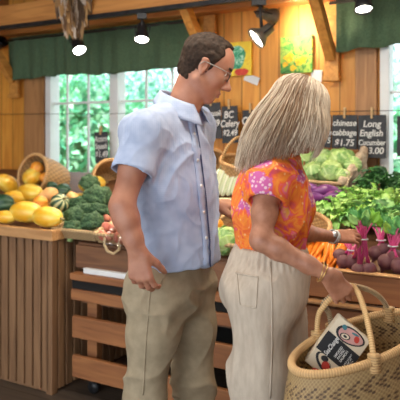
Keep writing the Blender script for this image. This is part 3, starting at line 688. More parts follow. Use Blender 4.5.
for i, (x, y) in enumerate(((193.5, 134), (197, 160), (200.5, 186), (203, 212), (205.5, 238))):
    h, nn = cast(T, x, y)
    if h is not None:
        k = MB(); k.lathe([(.0001, .003), (.0055, .003), (.006, 0)], 12, Matrix.Translation(h+nn*.003-Vector(mb)) @ nn.to_track_quat('Z', 'Y').to_matrix().to_4x4()); k.build('button', white_m, man)
# collar
cc = nb+up*.012+fw*.008; ux = unit(fw+up*-.25); rr = rt
def colr(u, v):
    a = .30+u*(2*pi-.60); ca, sa_ = cos(a), sin(a); c0 = (1+ca)/2
    if v < .4: r = .074-.010*(v/.4); z = -.010+.042*(v/.4)
    else: q = (v-.4)/.6; r = .067+.030*q**.8+.016*c0*q; z = .032-.050*q*(1+.45*c0)
    return Vector(cc-mb+ux*ca*r*1.08+rr*sa_*r+up*z+up*(-.012*ca))
k = MB(); k.grid(colr, 48, 10); k.build('collar', shirt_m, man, 0, .003)
# trousers
khaki = mat('khaki_cotton', (.38, .30, .195), (.31, .245, .155), 30, .85, .25, .003)
Ft = Field((-.52, 1.85, .03), (.30, 2.85, 1.06), .0055)
Ft.cone(pel+up*.09, pel-up*.01, .122, .128, .05, flat=(rt, 1.25))
for hpj, kn, an in ((hipR, knR, anR), (hipL, knL, anL)):
    limb(Ft, [(hpj+up*.02, .098), (lerp(hpj, kn, .4), .088), (kn, .072), (lerp(kn, an, .5), .069), (an+up*.0, .068)], .05)
    Ft.ell(hpj-fw*.045+up*.01, (.085, .085, .09), None, .05)
Ft.plane((0, 0, .085), (0, 0, -1), .004, (-.7, 1.6, .0), (.4, 2.9, .2)); Ft.plane(pel+up*.12, up, .006, (-.7, 1.6, 1), (.4, 2.9, 1.2))
V, Fc = Ft.mesh(2); Nn = normals(V, Fc); hk = np.exp(-((V[:, 2]-.50)/.12)**2)+np.exp(-((V[:, 2]-.12)/.08)**2)+np.exp(-((V[:, 2]-.86)/.07)**2)*.8+.45
V = clothfold(V, Nn, .009, 5, (1, 1, 1.1), 21, hk); npobj('trousers', V, Fc, khaki, man, mb); T = bvh(None, V, Fc)
onsurf_strip('side_seam', T, [(147, 268), (150, 290), (146, 340), (143, 395)], .006, khaki, man, mb, .0012, 30, .001); onsurf_strip('pocket_seam', T, [(166, 272), (160, 284), (150, 292)], .004, khaki, man, mb, .003)
shoe_m = mat('brown_leather', (.12, .06, .03), (.08, .04, .02), 20, .4, .1)
def shoe(an, f, parent, base, m, name='shoe', g=1):
    Fq = Field(an+A((-.2, -.25, -.09)), an+A((.25, .25, .06)), .005)
    Fq.cone(an-f*.035*g-up*.045, an+f*.10*g-up*.050, .038*g, .040*g, .03); Fq.cone(an+f*.10*g-up*.052, an+f*.155*g-up*.056, .040*g, .026*g, .02); Fq.cone(an-up*.05, an-up*.01+f*.01, .042*g, .040*g, .02)
    Fq.plane(an-up*(an[2]-.002), -up, .003); V, Fc = Fq.mesh(2); npobj(name, V, Fc, m, parent, base)
for an in (anR, anL): shoe(an, fw, man, mb, shoe_m)

# ---------------- the woman
WY = 2.06
yw = R(30); f2 = A((cos(yw), sin(yw), 0)); r2_ = A((sin(yw), -cos(yw), 0))
wom = thing('person', 'blonde woman in orange patterned blouse and linen trousers holding the woven basket', 'person', P(268, 135, WY).xy.to_3d()); wbs = A(wom.location)
pel = A(P(268, 290, WY)); waist = A(P(270, 247, WY)); chest = A(P(270, 200, WY)); nb = A(P(278, 152, WY))
shR = A(P(268, 187, WY-.13)); shL = A(P(284, 178, WY+.15))
elR = A(P(261, 240, WY-.22)); wrR = A(P(328, 275, WY-.24))
elL = A(P(293, 231, WY+.20)); wrL = A(P(335, 237, WY+.38))
hipR = A(P(259, 300, WY-.07)); hipL = A(P(277, 300, WY+.07))
knR = A(P(262, 400, WY-.07)); knL = A(P(280, 400, WY+.08)); knR[2] = knL[2] = .46
anR = A((.20, WY-.09, .08)); anL = A((.27, WY+.10, .08))
Cw = A(P(297, 118, WY)); wf = unit((.78, .42, -.46)); ws = unit(np.cross(wf, up)); wu = np.cross(ws, wf)
Fw = Field((.0, 1.60, -.02), (.78, 2.72, 1.60), .0045)
Fhw = Field(Cw-A((.17, .17, .26)), Cw+A((.17, .17, .16)), .0032); hpw = head(Fhw, Cw, wf, wu, ws, .93, False)
for q_ in (Fw, Fhw): q_.cone(nb-up*.05, hpw(-.025, 0, -.01), .052, .046, .02); q_.cone(nb-up*.03+f2*.02, hpw(.012, 0, -.045), .042, .038, .015)
Fw.plane(nb+up*.015, up, .003, nb-.12, nb+A((.12, .12, .2))); Fhw.plane(nb-up*.005, -up, .003)
Fw.cone(chest+up*.03, waist, .085, .074, .04, flat=(r2_, 1.25)); Fw.cone(waist, pel, .074, .09, .04, flat=(r2_, 1.25)); Fw.cone(shR, shL, .042, .042, .05)
Fw.cone(shR, nb, .04, .045, .04); Fw.cone(shL, nb, .04, .045, .04)
limb(Fw, [(shR, .043), (lerp(shR, elR, .5), .037), (elR, .0305), (lerp(elR, wrR, .25), .0315), (lerp(elR, wrR, .7), .024), (wrR, .0195)], .022)
limb(Fw, [(shL, .042), (lerp(shL, elL, .5), .036), (elL, .031), (lerp(elL, wrL, .3), .031), (wrL, .020)], .022)
HR = dict(d=(.50, .15, -.62), n=(-.2, .95, .05), w=(.8, .05, .5))
hand(Fw, wrR, HR['d'], HR['n'], HR['w'], (.45, 1.25, 1.0), .88, (.25, .85, .5), .05, .003)
tL, thL = hand(Fw, wrL, (.80, .28, -.02), (.15, .75, -.75), (.55, -.25, .75), (.20, .55, .45), .88, (.30, .35, .3), .07, .003)
limb(Fw, [(hipR, .085), (knR, .052), (lerp(knR, anR, .35), .05), (anR, .032)], .04); limb(Fw, [(hipL, .085), (knL, .052), (lerp(knL, anL, .35), .05), (anL, .032)], .04)
for an in (anR, anL): Fw.cone(an-up*.03-f2*.03, an-up*.045+f2*.12, .032, .025, .03)
V, Fc = join(Fw.mesh(1), Fhw.mesh(1))
def wmat(c):
    a, b, d = headcoord(c, Cw, wf, ws, wu); lip = (a > .080) & (np.abs(b) < .020) & (d < -.046) & (d > -.066); return np.where(lip, 1, 0)
npobj('body', V, Fc, [skin_w, lip_m], wom, wbs, wmat); TWb = bvh(None, V, Fc)
eyes(wom, hpw, wf, ws, wu, wbs)
# blouse
bl, nt, b_ = node_mat('orange_print'); v = coords(nt, (1, 1, 1)); nd = N(nt, 'ShaderNodeTexNoise', Scale=9, Detail=3, Distortion=2.2); nt.links.new(v, nd.inputs[0])
r1 = ramp(nt, nd.outputs[0], [(.30, (.62, .05, .16)), (.40, (.85, .13, .03)), (.50, (.95, .30, .03)), (.56, (.90, .12, .03)), (.62, (.85, .14, .28)), (.70, (.95, .45, .06))])
vo = N(nt, 'ShaderNodeTexVoronoi', Scale=13, feature='F1'); md = N(nt, 'ShaderNodeVectorMath', operation='ADD'); nt.links.new(v, md.inputs[0]); sd_ = N(nt, 'ShaderNodeVectorMath', operation='SCALE'); sd_.inputs['Scale'].default_value = .09
nt.links.new(nd.outputs['Color'], sd_.inputs[0]); nt.links.new(sd_.outputs[0], md.inputs[1]); nt.links.new(md.outputs[0], vo.inputs[0])
rv = ramp(nt, vo.outputs['Color'], [(.0, (0, 0, 0)), (.55, (0, 0, 0)), (.58, (1, 1, 1))]); rd = ramp(nt, vo.outputs['Distance'], [(.40, (1, 1, 1)), (.46, (0, 0, 0))])
mm = N(nt, 'ShaderNodeMixRGB', blend_type='MULTIPLY'); mm.inputs[0].default_value = 1; nt.links.new(rv.outputs[0], mm.inputs[1]); nt.links.new(rd.outputs[0], mm.inputs[2])
v2 = N(nt, 'ShaderNodeTexVoronoi', Scale=75); nt.links.new(v, v2.inputs[0]); rp = ramp(nt, v2.outputs['Distance'], [(.25, (.85, .60, .66)), (.45, (.62, .12, .36))])
mxa = N(nt, 'ShaderNodeMixRGB'); nt.links.new(mm.outputs[0], mxa.inputs[0]); nt.links.new(r1.outputs[0], mxa.inputs[1]); nt.links.new(rp.outputs[0], mxa.inputs[2])
v3 = N(nt, 'ShaderNodeTexVoronoi', Scale=42); nt.links.new(v, v3.inputs[0]); rq = ramp(nt, v3.outputs['Distance'], [(.14, (1, 1, 1)), (.2, (0, 0, 0))])
mxb = N(nt, 'ShaderNodeMixRGB'); nt.links.new(rq.outputs[0], mxb.inputs[0]); nt.links.new(mxa.outputs[0], mxb.inputs[1]); mxb.inputs[2].default_value = (.95, .50, .22, 1)
nt.links.new(mxb.outputs[0], b_.inputs['Base Color']); b_.inputs['Roughness'].default_value = .75; bump(nt, b_, nd.outputs[0], .15, .003)
Fb = Field((.0, 1.72, 1.03), (.52, 2.42, 1.52), .005)
Fb.cone(chest+up*.045, chest-up*.03, .103, .105, .05, flat=(r2_, 1.32)); Fb.cone(chest-up*.03, waist-up*.04, .105, .100, .06, flat=(r2_, 1.22)); Fb.ell(chest+f2*.075-up*.01, (.062, .10, .062), [f2, r2_, up], .04)
Fb.cone(shR, nb-up*.02, .055, .056, .04); Fb.cone(shL, nb-up*.02, .055, .056, .04); Fb.cone(shR, shL, .062, .062, .05)
for sh, el in ((shR, elR), (shL, elL)):
    d = unit(el-sh); c = lerp(sh, el, .22); Q = Fb.twin()
    Q.cone(sh+up*.004, lerp(sh, el, .5), .055, .068, .02); Q.plane(c+d*.012, d, .004); Q.cone(c-d*.015, c+d*.1, .048, .062, .004, 'sub')
    Fb.mix((slice(None),)*3, Q.v, .03, 'add'); Fb.cone(c-d*.01, c+d*.03, .044, .052, .004, 'sub')
Fb.plane(waist-up*.035, -up, .006); Fb.cone(nb-up*.02, hpw(-.005, 0, -.02), .052, .065, .006, 'sub')
V, Fc = Fb.mesh(2); Nn = normals(V, Fc); V = clothfold(V, Nn, .008, 9, (1, 1, .5), 31); npobj('blouse', V, Fc, bl, wom, wbs)
# trousers
linen = mat('linen', (.56, .47, .37), (.47, .385, .30), 60, .9, .3, .003, (1, 1, .3))
Fl = Field((.0, 1.60, .05), (.58, 2.48, 1.14), .0055)
Fl.cone(waist+up*.0, waist-up*.06, .100, .112, .04, flat=(r2_, 1.22)); Fl.cone(waist-up*.06, pel, .114, .128, .05, flat=(r2_, 1.18)); Fl.ell(pel-f2*.040+up*.00, (.105, .15, .115), [f2, r2_, up], .05)
for hj, kn, an in ((hipR, knR, anR), (hipL, knL, anL)): limb(Fl, [(hj, .100), (lerp(hj, kn, .5), .086), (kn, .082), (an+up*.05, .088)], .05)
Fl.plane((0, 0, .12), -up, .004, (-.1, 1.5, 0), (.7, 2.6, .25)); Fl.plane(waist+up*.005, up, .006, (-.1, 1.5, 1.0), (.7, 2.6, 1.3))
V, Fc = Fl.mesh(2); Nn = normals(V, Fc); V = clothfold(V, Nn, .014, 6, (1, 1, .45), 41, np.clip((waist[2]-V[:, 2])*6, .25, 1))
q = V-waist; ang = np.arctan2(q@r2_, q@f2); mk = np.clip((V[:, 2]-(waist[2]-.06))/.02, 0, 1); V = V+normals(V, Fc)*(np.sin(ang*46)*.0028*mk)[:, None]
npobj('trousers', V, Fc, linen, wom, wbs); T = bvh(None, V, Fc)
onsurf_strip('back_pocket_seam', T, [(237, 272), (240, 305), (256, 308), (258, 276)], .004, linen, wom, wbs, .002)
onsurf_strip('back_pocket_seam', T, [(236, 273), (258, 277)], .005, linen, wom, wbs, .002)
onsurf_strip('side_seam', T, [(270, 262), (272, 300), (272, 350), (270, 398)], .006, linen, wom, wbs, .0012, 30, .001)
for an in (anR, anL): shoe(an, f2, wom, wbs, mat('tan_leather', (.45, .28, .16), None, 20, .5, .1), 'shoe', .88)
# watch and bracelet
def ring(name, c, d, r, tube_r, m, parent, base, flat=1, sq=1.0, flatr=None):
    d = Vector(d).normalized(); u = d.orthogonal().normalized(); v = d.cross(u); k = MB()
    k.tube([Vector(c)-Vector(base)+u*cos(t)*r+v*sin(t)*r*sq for t in np.linspace(0, 2*pi, 33)], tube_r, 8, cap=False, flat=flatr); return k.build(name, m, parent)
dL = unit(wrL-elL); cw = wrL-dL*.012
k = MB(); d = Vector(dL); u = d.orthogonal().normalized(); v = d.cross(u)
k.grid(lambda a, b: Vector(cw-wbs)+d*(b-.5)*.022+(u*cos(a*2*pi)+v*sin(a*2*pi))*.0262, 32, 4, wrap=True); wt = k.build('watch', white_m, wom, 0, .003); tag(wt, 'white watch strap')
k = MB(); k.lathe([(.0001, .036), (.013, .035), (.015, .028), (.015, .022)], 20, Matrix.Translation(Vector(cw-wbs)) @ Vector((0, -.85, .5)).to_track_quat('Z', 'Y').to_matrix().to_4x4()); k.build('watch_face', mat('watch_silver', (.7, .7, .7), None, 20, .25, 0, metal=.7), wt)
gold = mat('gold', (.85, .58, .22), (.7, .45, .15), 30, .3, 0, metal=.8); dR = unit(wrR-elR)
ring('bracelet', wrR-dR*.015, dR, .027, .0017, gold, wom, wbs); ring('bracelet', wrR-dR*.024+A((0, 0, -.002)), dR+A((.15, 0, .1)), .030, .0014, gold, wom, wbs)

# long hair
hc = Cw+wu*.048*.93-wf*.004
def hair_pt(th, t, lift=0.0, seed=0.0):
    """th around the head (0 = straight back), t from crown 0 to tips 1"""
    dx, dy = cos(th), sin(th)
    if t < .36:
        q = t/.36; a = q*pi/2*1.02
        rx, ry, rz = .108+lift, .090+lift, .092+lift
        bk, sd = -wf*dx, ws*dy; z = cos(a); rad = sin(a)
        hu2 = unit(wu*.75+up*.25)
        return hc+bk*rx*rad+sd*ry*rad+hu2*rz*z
    q = (t-.36)/.64; base = hc-wf*dx*(.108+lift)+ws*dy*(.090+lift); base = base-up*.0
    flare = (.012+.018*max(dx, 0))*q+.018*sin(q*pi)
    out = -unit(A((wf[0], wf[1], 0)))*dx+unit(A((ws[0], ws[1], 0)))*dy
    drop = A((-.070*max(dx, 0)+.10*min(dx, 0)-.012, -.01, -.150-.10*max(dx, 0)**1.5))
    end = base+drop*q+out*flare*(1+.5*max(dx, 0))
    end = end+A((0, 0, 1))*(.03*(1-abs(dy))*q*-.3)
    return end
def hcol(g, x): # window highlight painted into the strands: paler at the front, darker towards the back
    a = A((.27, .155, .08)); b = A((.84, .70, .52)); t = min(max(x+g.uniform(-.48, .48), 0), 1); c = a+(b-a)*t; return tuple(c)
hb = MB(); g = random.Random(11)
# under layer: a closed cap and curtain following the same shape
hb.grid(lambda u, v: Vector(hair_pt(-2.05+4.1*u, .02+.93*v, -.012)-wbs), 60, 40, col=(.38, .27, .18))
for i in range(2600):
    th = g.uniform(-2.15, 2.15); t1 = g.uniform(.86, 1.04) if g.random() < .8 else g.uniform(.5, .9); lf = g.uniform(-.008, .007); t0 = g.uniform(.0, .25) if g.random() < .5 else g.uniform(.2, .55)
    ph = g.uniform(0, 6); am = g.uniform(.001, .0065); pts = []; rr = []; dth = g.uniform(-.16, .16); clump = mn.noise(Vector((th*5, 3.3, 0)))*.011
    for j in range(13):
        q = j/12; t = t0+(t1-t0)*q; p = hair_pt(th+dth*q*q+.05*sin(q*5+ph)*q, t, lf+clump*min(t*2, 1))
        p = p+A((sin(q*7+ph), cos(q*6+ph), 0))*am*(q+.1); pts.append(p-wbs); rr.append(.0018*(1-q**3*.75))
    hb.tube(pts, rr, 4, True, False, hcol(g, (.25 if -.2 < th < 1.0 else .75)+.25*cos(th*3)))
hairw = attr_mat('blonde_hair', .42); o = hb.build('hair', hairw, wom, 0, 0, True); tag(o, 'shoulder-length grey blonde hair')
# ------------------------------------------------------------ baskets and produce
wick = attr_mat('wicker', .65, .25, 220)
def wicker(k, ringfn, rows, cols, amp, c1, c2, dark=None, per=4):
    nu, nv = cols*per, rows*3+1; vs = []; co = []; g = random.Random(3)
    for i in range(nu):
        for j in range(nv):
            u, v = i/nu, j/(nv-1); p = ringfn(u, v); q = ringfn(u, min(v+.02, 1)) if v < .98 else ringfn(u, v-.02); r = ringfn((u+.004) % 1, v)
            n = (Vector(q)-Vector(p)).cross(Vector(r)-Vector(p)); n = n.normalized() if n.length > 1e-9 else Vector((0, 0, 1))
            if v >= .98: n = -n
            row = j//3; w_ = abs(sin(pi*j/3+.5)); sg = sin(2*pi*u*cols+pi*row)
            vs.append(Vector(p)-n*amp*(sg*.7+.3)*w_*-1)
            f = .5+.5*sg*w_; c = tuple(a*(1-f)+b*f for a, b in zip(c2, c1))
            if dark and dark(u, v, row, i, cols): c = (.10, .055, .03)
            co.append(c)
    o = len(k.v); k.v += [tuple(x) for x in vs]; k.c += co
    f = [(o+i*nv+j, o+((i+1) % nu)*nv+j, o+((i+1) % nu)*nv+j+1, o+i*nv+j+1) for i in range(nu) for j in range(nv-1)]; k.f += f; k.sm += [True]*len(f)
T1, T2 = (.70, .44, .19), (.28, .15, .055)
def coil(k, pts, r, c1, c2, wraps, n=8, closed=False):
    """a core bound with a winding: radius and colour ripple along it"""
    m = wraps*4; pts = [Vector(p) for p in pts]
    cum = [0]
    for a, b in zip(pts[:-1], pts[1:]): cum.append(cum[-1]+(b-a).length)
    out = []; j = 0
    for i in range(m+1):
        d = cum[-1]*i/m
        while j < len(pts)-2 and cum[j+1] < d: j += 1
        f = (d-cum[j])/max(cum[j+1]-cum[j], 1e-9); out.append(pts[j].lerp(pts[j+1], min(max(f, 0), 1)))
    rr = [r*(1+.09*cos(2*pi*i/4)) for i in range(m+1)]; s = len(k.c); k.tube(out, rr, n, True, not closed)
    for i in range(m+1):
        f = .5+.5*cos(2*pi*i/4+.6); c = tuple(a*f+b*(1-f) for a, b in zip(c1, c2))
        for q in range(n): k.c[s+i*n+q] = c
def bez(p, n=24):
    p = [Vector(q) for q in p]; out = []
    for i in range(n+1):
        t = i/n; q = [x.copy() for x in p]
        while len(q) > 1: q = [a.lerp(b, t) for a, b in zip(q[:-1], q[1:])]
        out.append(q[0])
    return out

# the carried basket
e = Vector((.82, .57, 0)).normalized(); mvec = Vector((.57, -.82, 0)).normalized(); BC = Vector((.468, 1.80, .870)); BA, BB = .245, .132
def brim(a, sc=1.0, dz=0): ca, sa_ = cos(a), sin(a); return BC+e*BA*ca*sc+mvec*BB*sa_*sc+Vector((0, 0, .040*ca+.010*sa_+dz))
bk = thing('shopping_basket', 'oval woven straw basket with two handles carried by the woman', 'basket', BC-Vector((0, 0, .27))); b0 = Vector(bk.location)
prof = [(0, 1.0, 0), (.2, 1.06, -.055), (.42, 1.10, -.115), (.62, 1.07, -.175), (.8, .95, -.232), (.92, .6, -.26), (1, .05, -.262)]
def bring(u, v):
    for (a, s1, z1), (b, s2, z2) in zip(prof[:-1], prof[1:]):
        if v <= b+1e-9: f = (v-a)/(b-a); return brim(u*2*pi, s1+(s2-s1)*f, z1+(z2-z1)*f)-b0
def drk(u, v, row, i, cols):
    ph = (i//3) % 4
    return (row in (5, 11) and ph in (0,)) or (row in (6, 10) and ph in (1,)) or (row in (7, 9) and ph in (2,)) or (row in (8,) and ph in (3, 1)) or (row in (15, 17) and ph in (0, 2))
k = MB(); wicker(k, bring, 44, 96, .0018, (.52, .36, .16), (.23, .14, .06), drk); bd = k.build('basket_body', wick, bk, 0, .007, True)
k = MB(); coil(k, [brim(2*pi*i/80)-b0+Vector((0, 0, .004)) for i in range(81)], .0115, (.66, .42, .19), (.46, .27, .11), 170, 8, True); k.build('rim', wick, bk, 0, 0, True)
dd = Vector(unit(HR['d'])); nn_ = Vector(unit(HR['n'])); ww = Vector(unit(HR['w'])); G = Vector(wrR)+dd*.083+nn_*.026
def foot(px, back): # nearest rim point at that pixel column
    best = None
    for i in range(720):
        a = 2*pi*i/720; q = brim(a)
        if (sin(a) > 0) == back: continue
        x = 200+q.x/q.y*F_
        if best is None or abs(x-px) < best[0]: best = (abs(x-px), q)
    return best[1]
fA, fB, fC, fD = foot(317, True), foot(331, True), foot(374, False), foot(389, True)
lift = Vector((0, 0, 1))
def handle(f1, f2, off, c1, c2, nm, g=None):
    g1 = G-ww*.05+off; g2 = G+ww*.042+off
    p = bez([f1, f1+lift*.10, g1-ww*.02-lift*.02, g1], 14)[:-1]+bez([g1, g1+ww*.03+lift*.006, g2-ww*.02+lift*.006, g2], 8)[:-1]+bez([g2, g2+Vector((.022, 0, -.004)), f2+lift*.07+(g2-f2)*.12, f2], 16)
    k = MB(); coil(k, [q-b0 for q in p], .0080, c1, c2, 70, 8); o = k.build(nm, wick, bk, 0, 0, True)
    for f in (f1, f2):
        k = MB(); coil(k, [f-b0+Vector((0, 0, z)) for z in (-.022, .0, .022)], .0175, (.70, .45, .2), (.40, .24, .10), 6); k.build('handle_binding', wick, o, 0, 0, True)
handle(fA, fC, Vector((0, 0, -.002)), (.74, .50, .24), (.50, .30, .12), 'handle')
h2 = handle(fB, fD, nn_*.017+Vector((0, 0, -.006)), (.60, .42, .22), (.06, .05, .045), 'handle')

# boxes in the basket
def panel_box(name, lb, c4, th, label_fn, cat='box'):
    """c4: three world corners (origin, along width, along height)"""
    o_, a_, b_ = [Vector(q) for q in c4]; x = (a_-o_); y = (b_-o_); wd, ht = x.length, y.length; x.normalize(); z = x.cross(y).normalized(); y = z.cross(x)
    t = thing(name, lb, cat, o_); t.rotation_euler = Matrix((x, y, z)).transposed().to_euler()
    k = MB(); k.box((0, 0, -th), (wd, ht, 0)); k.build('carton', cream, t, .0015); label_fn(t, wd, ht); return t
cream = mat('cream_card', (.80, .70, .52), (.74, .63, .46), 20, .6, 0); ink = mat('ink_black', (.012, .014, .018), None, 20, .5, 0); redink = mat('ink_red', (.62, .05, .03), None, 20, .5, 0)
pink = mat('ink_pink', (.70, .38, .34), None, 20, .5, 0); teal2 = mat('ink_teal', (.06, .22, .26), None, 20, .5, 0)
def flat(t, nm, pts, m, z=.0006):
    k = MB(); n = len(pts); k.add([(x, y, z) for x, y in pts]+[(x, y, z-.0006) for x, y in pts], [tuple(range(n))]+[(i, n+i, n+(i+1) % n, (i+1) % n) for i in range(n)]); return k.build(nm, m, t)
def oval(cx, cy, rx, ry, rot=0, n=20, egg=0): return [(cx+cos(rot)*rx*cos(a)*(1+egg*sin(a))-sin(rot)*ry*sin(a), cy+sin(rot)*rx*cos(a)*(1+egg*sin(a))+cos(rot)*ry*sin(a)) for a in [2*pi*i/n for i in range(n)]]
def art(t, w_, h_):
    # fish-head formline at one end, tail at the other, dark band with lettering between
    x0, x1 = w_*.30, w_*.665
    flat(t, 'band', [(x0, 0), (x1, 0), (x1, h_), (x0, h_)], ink, .0012)
    cx = w_*.83
    flat(t, 'printed_head', oval(cx, h_*.47, w_*.145, h_*.40, .2, egg=.15), ink, .0009); flat(t, 'printed_head_fill', oval(cx, h_*.46, w_*.120, h_*.34, .2, egg=.15), pink, .0012)
    flat(t, 'printed_eye', oval(cx-.01, h_*.58, w_*.055, h_*.14, .3), ink, .0015); flat(t, 'printed_eye_white', oval(cx-.01, h_*.58, w_*.042, h_*.105, .3), cream, .0018); flat(t, 'printed_pupil', oval(cx-.01, h_*.58, w_*.02, h_*.055), ink, .0021)
    flat(t, 'printed_mouth', oval(cx+.004, h_*.30, w_*.06, h_*.07, .5), redink, .0015); flat(t, 'printed_fin', oval(cx+w_*.06, h_*.72, w_*.05, h_*.06, 1.0), teal2, .0015); flat(t, 'printed_fin', oval(cx+w_*.08, h_*.40, w_*.02, h_*.10, .2), teal2, .0015)
    cx = w_*.125
    flat(t, 'printed_tail', oval(cx+.01, h_*.64, w_*.10, h_*.28, -.4), ink, .0009); flat(t, 'printed_tail_fill', oval(cx+.014, h_*.64, w_*.078, h_*.21, -.4), cream, .0012)
    flat(t, 'printed_tail_mark', oval(cx+.006, h_*.54, w_*.07, h_*.12, -.7), redink, .0015); flat(t, 'printed_tail_mark', oval(cx+.02, h_*.66, w_*.05, h_*.10, .2), ink, .0015); flat(t, 'printed_tail_mark', oval(cx-.02, h_*.68, w_*.022, h_*.10, .5), redink, .0015)
    def tx(s, x, y, size, sh=0, sx=1):
        o = text(t, s, x, y, size, chalk, 0, sx, 0, shear=sh); o.rotation_euler = (0, 0, 0); o.location = (x, y, .0016)
    tx('SeaChange', w_*.485, h_*.66, h_*.17, .35, .72)
    for i, (s, yy) in enumerate((('SMOKED', .37), ('PACIFIC', .37), ('SALMON', .37))): tx(s, w_*.485, h_*(.46-.085*i), h_*.085)
    for i, s in enumerate(('WILD CAUGHT', 'NET WT', '170 g')): tx(s, w_*.485, h_*(.17-.055*i), h_*.05)
# pixel corners of the front face (lower left, lower right .. upper right), standing leaned in the basket
pO = P(309, 356, 1.80); pX = P(344.5, 314.5, 1.84); pY0 = P(341, 373, 1.745)
xx = (pX-pO); yv_ = (pO-P(323, 377, 1.755))
a0 = P(321, 378, 1.755); a1 = P(371, 350, 1.785)
# width axis runs from the tail end (lower left) to the head end (upper right); height axis runs to upper left
oL = P(337, 388, 1.765); aL = P(371, 341, 1.80); bL = P(309, 357, 1.79)
panel_box('gift_carton', 'cream carton with fish artwork and black band leaning in the woven basket', (oL, aL, bL), .028, art)
oL2 = P(340, 372, 1.80); 
def plain(t, w_, h_): flat(t, 'printed_fin', oval(w_*.8, h_*.5, w_*.1, h_*.3), redink, .0009)
d_ = (aL-oL).normalized(); z_ = (aL-oL).cross(bL-oL).normalized()
sh = -z_*.034+d_*.008
panel_box('gift_carton', 'second cream carton directly behind the banded one in the basket', (oL+sh, aL+sh, bL+sh), .026, plain)

# vegetables ---------------------------------------------------
def sstripe(name, c1, c2, n, c3=None, rough=.35, soft=.15):
    if name in MATS: return MATS[name]
    m, nt, b = node_mat(name); tc = nt.nodes.new('ShaderNodeTexCoord'); sp = nt.nodes.new('ShaderNodeSeparateXYZ'); nt.links.new(tc.outputs['Object'], sp.inputs[0])
    at = N(nt, 'ShaderNodeMath', operation='ARCTAN2'); nt.links.new(sp.outputs[1], at.inputs[0]); nt.links.new(sp.outputs[0], at.inputs[1])
    ns = N(nt, 'ShaderNodeTexNoise', Scale=22, Detail=4); nt.links.new(tc.outputs['Object'], ns.inputs[0])
    mu = N(nt, 'ShaderNodeMath', operation='MULTIPLY_ADD'); mu.inputs[1].default_value = n; nt.links.new(at.outputs[0], mu.inputs[0]); nt.links.new(ns.outputs[0], mu.inputs[2])
    si = N(nt, 'ShaderNodeMath', operation='SINE'); nt.links.new(mu.outputs[0], si.inputs[0])
    ad = N(nt, 'ShaderNodeMath', operation='MULTIPLY_ADD'); ad.inputs[1].default_value = .5; ad.inputs[2].default_value = .5; nt.links.new(si.outputs[0], ad.inputs[0])
    r = ramp(nt, ad.outputs[0], [(.5-soft, c1), (.5+soft, c2)]); out = r.outputs[0]
    if c3:
        n2 = N(nt, 'ShaderNodeTexNoise', Scale=7, Detail=2); nt.links.new(tc.outputs['Object'], n2.inputs[0]); rr = ramp(nt, n2.outputs[0], [(.5, (0, 0, 0)), (.62, (1, 1, 1))])
        mx = N(nt, 'ShaderNodeMixRGB'); nt.links.new(rr.outputs[0], mx.inputs[0]); nt.links.new(out, mx.inputs[1]); mx.inputs[2].default_value = (*c3, 1); out = mx.outputs[0]
    nt.links.new(out, b.inputs['Base Color']); b.inputs['Roughness'].default_value = rough; bump(nt, b, ns.outputs[0], .15, .003); MATS[name] = m; return m
stem_m = mat('dry_stem', (.42, .36, .18), (.28, .22, .10), 40, .8, .3)
M_sp = sstripe('spaghetti_skin', (.92, .60, .06), (.95, .68, .14), 7, (.88, .46, .03), .35, .4)
M_or = sstripe('orange_skin', (.85, .30, .03), (.92, .42, .06), 8, None, .4, .4)
M_ac = sstripe('acorn_skin', (.02, .065, .035), (.045, .11, .06), 8, None, .35, .3)
M_ca = sstripe('carnival_skin', (.03, .10, .06), (.55, .55, .30), 8, None, .4, .1)
M_bt = mat('butternut_skin', (.85, .52, .22), (.78, .42, .15), 6, .5, .05)
M_dl = sstripe('delicata_skin', (.62, .70, .42), (.86, .86, .66), 7, None, .4, .2)
def squash(name, lb, cat, L, r, m, ribs=8, rd=.03, taper=0, n=32, point=0, group=None, neck=0):
    """long axis along local z of the body"""
    t = thing(name, lb, cat, (0, 0, 0), 0, group); prof = []
    for i in range(17):
        a = pi*i/16; z = -cos(a)*L/2; q = sin(a)**.8*r*(1+taper*z/L)
        if neck and z > 0: q *= 1-neck*min(z/(L/2)*1.6, 1)*(1 if a < 2.9 else 1)
        if point and z < -L*.3: q *= 1-point*.2
        prof.append((max(q, .0008), z))
    k = MB(); k.lathe(prof, n, None, lambda a, z: rd*cos(ribs*a)); k.build('flesh', m, t)
    k = MB(); k.tube([(0, 0, L/2-.006), (.002, 0, L/2+.012), (.006, 0, L/2+.022)], [.010, .007, .009], 8); k.build('stem', stem_m, t); return t
PROT = {}
def put(key, maker, pos, rot, scale, label, group):
    if key not in PROT:
        t = maker(); PROT[key] = t; t.location = pos; t.rotation_euler = rot; t.scale = (scale,)*3 if isinstance(scale, (int, float)) else scale; t['label'] = label; t['group'] = group; return t
    return dup(PROT[key], pos, rot, scale, label, group)
H = pi/2
mk = {'sp': lambda: squash('spaghetti_squash', 'x', 'squash', .215, .064, M_sp, 10, .012), 'or': lambda: squash('orange_squash', 'x', 'squash', .125, .068, M_or, 9, .04),
      'ac': lambda: squash('acorn_squash', 'x', 'squash', .125, .060, M_ac, 9, .09, -.3), 'ca': lambda: squash('carnival_squash', 'x', 'squash', .115, .062, M_ca, 9, .08),
      'bt': lambda: squash('butternut_squash', 'x', 'squash', .17, .058, M_bt, 5, .01, 0, neck=.4), 'dl': lambda: squash('delicata_squash', 'x', 'squash', .20, .027, M_dl, 8, .05)}
G1 = 'squash heaped on the slatted stand'
def E(tx, ty, tz): return Euler((tx, ty, tz))
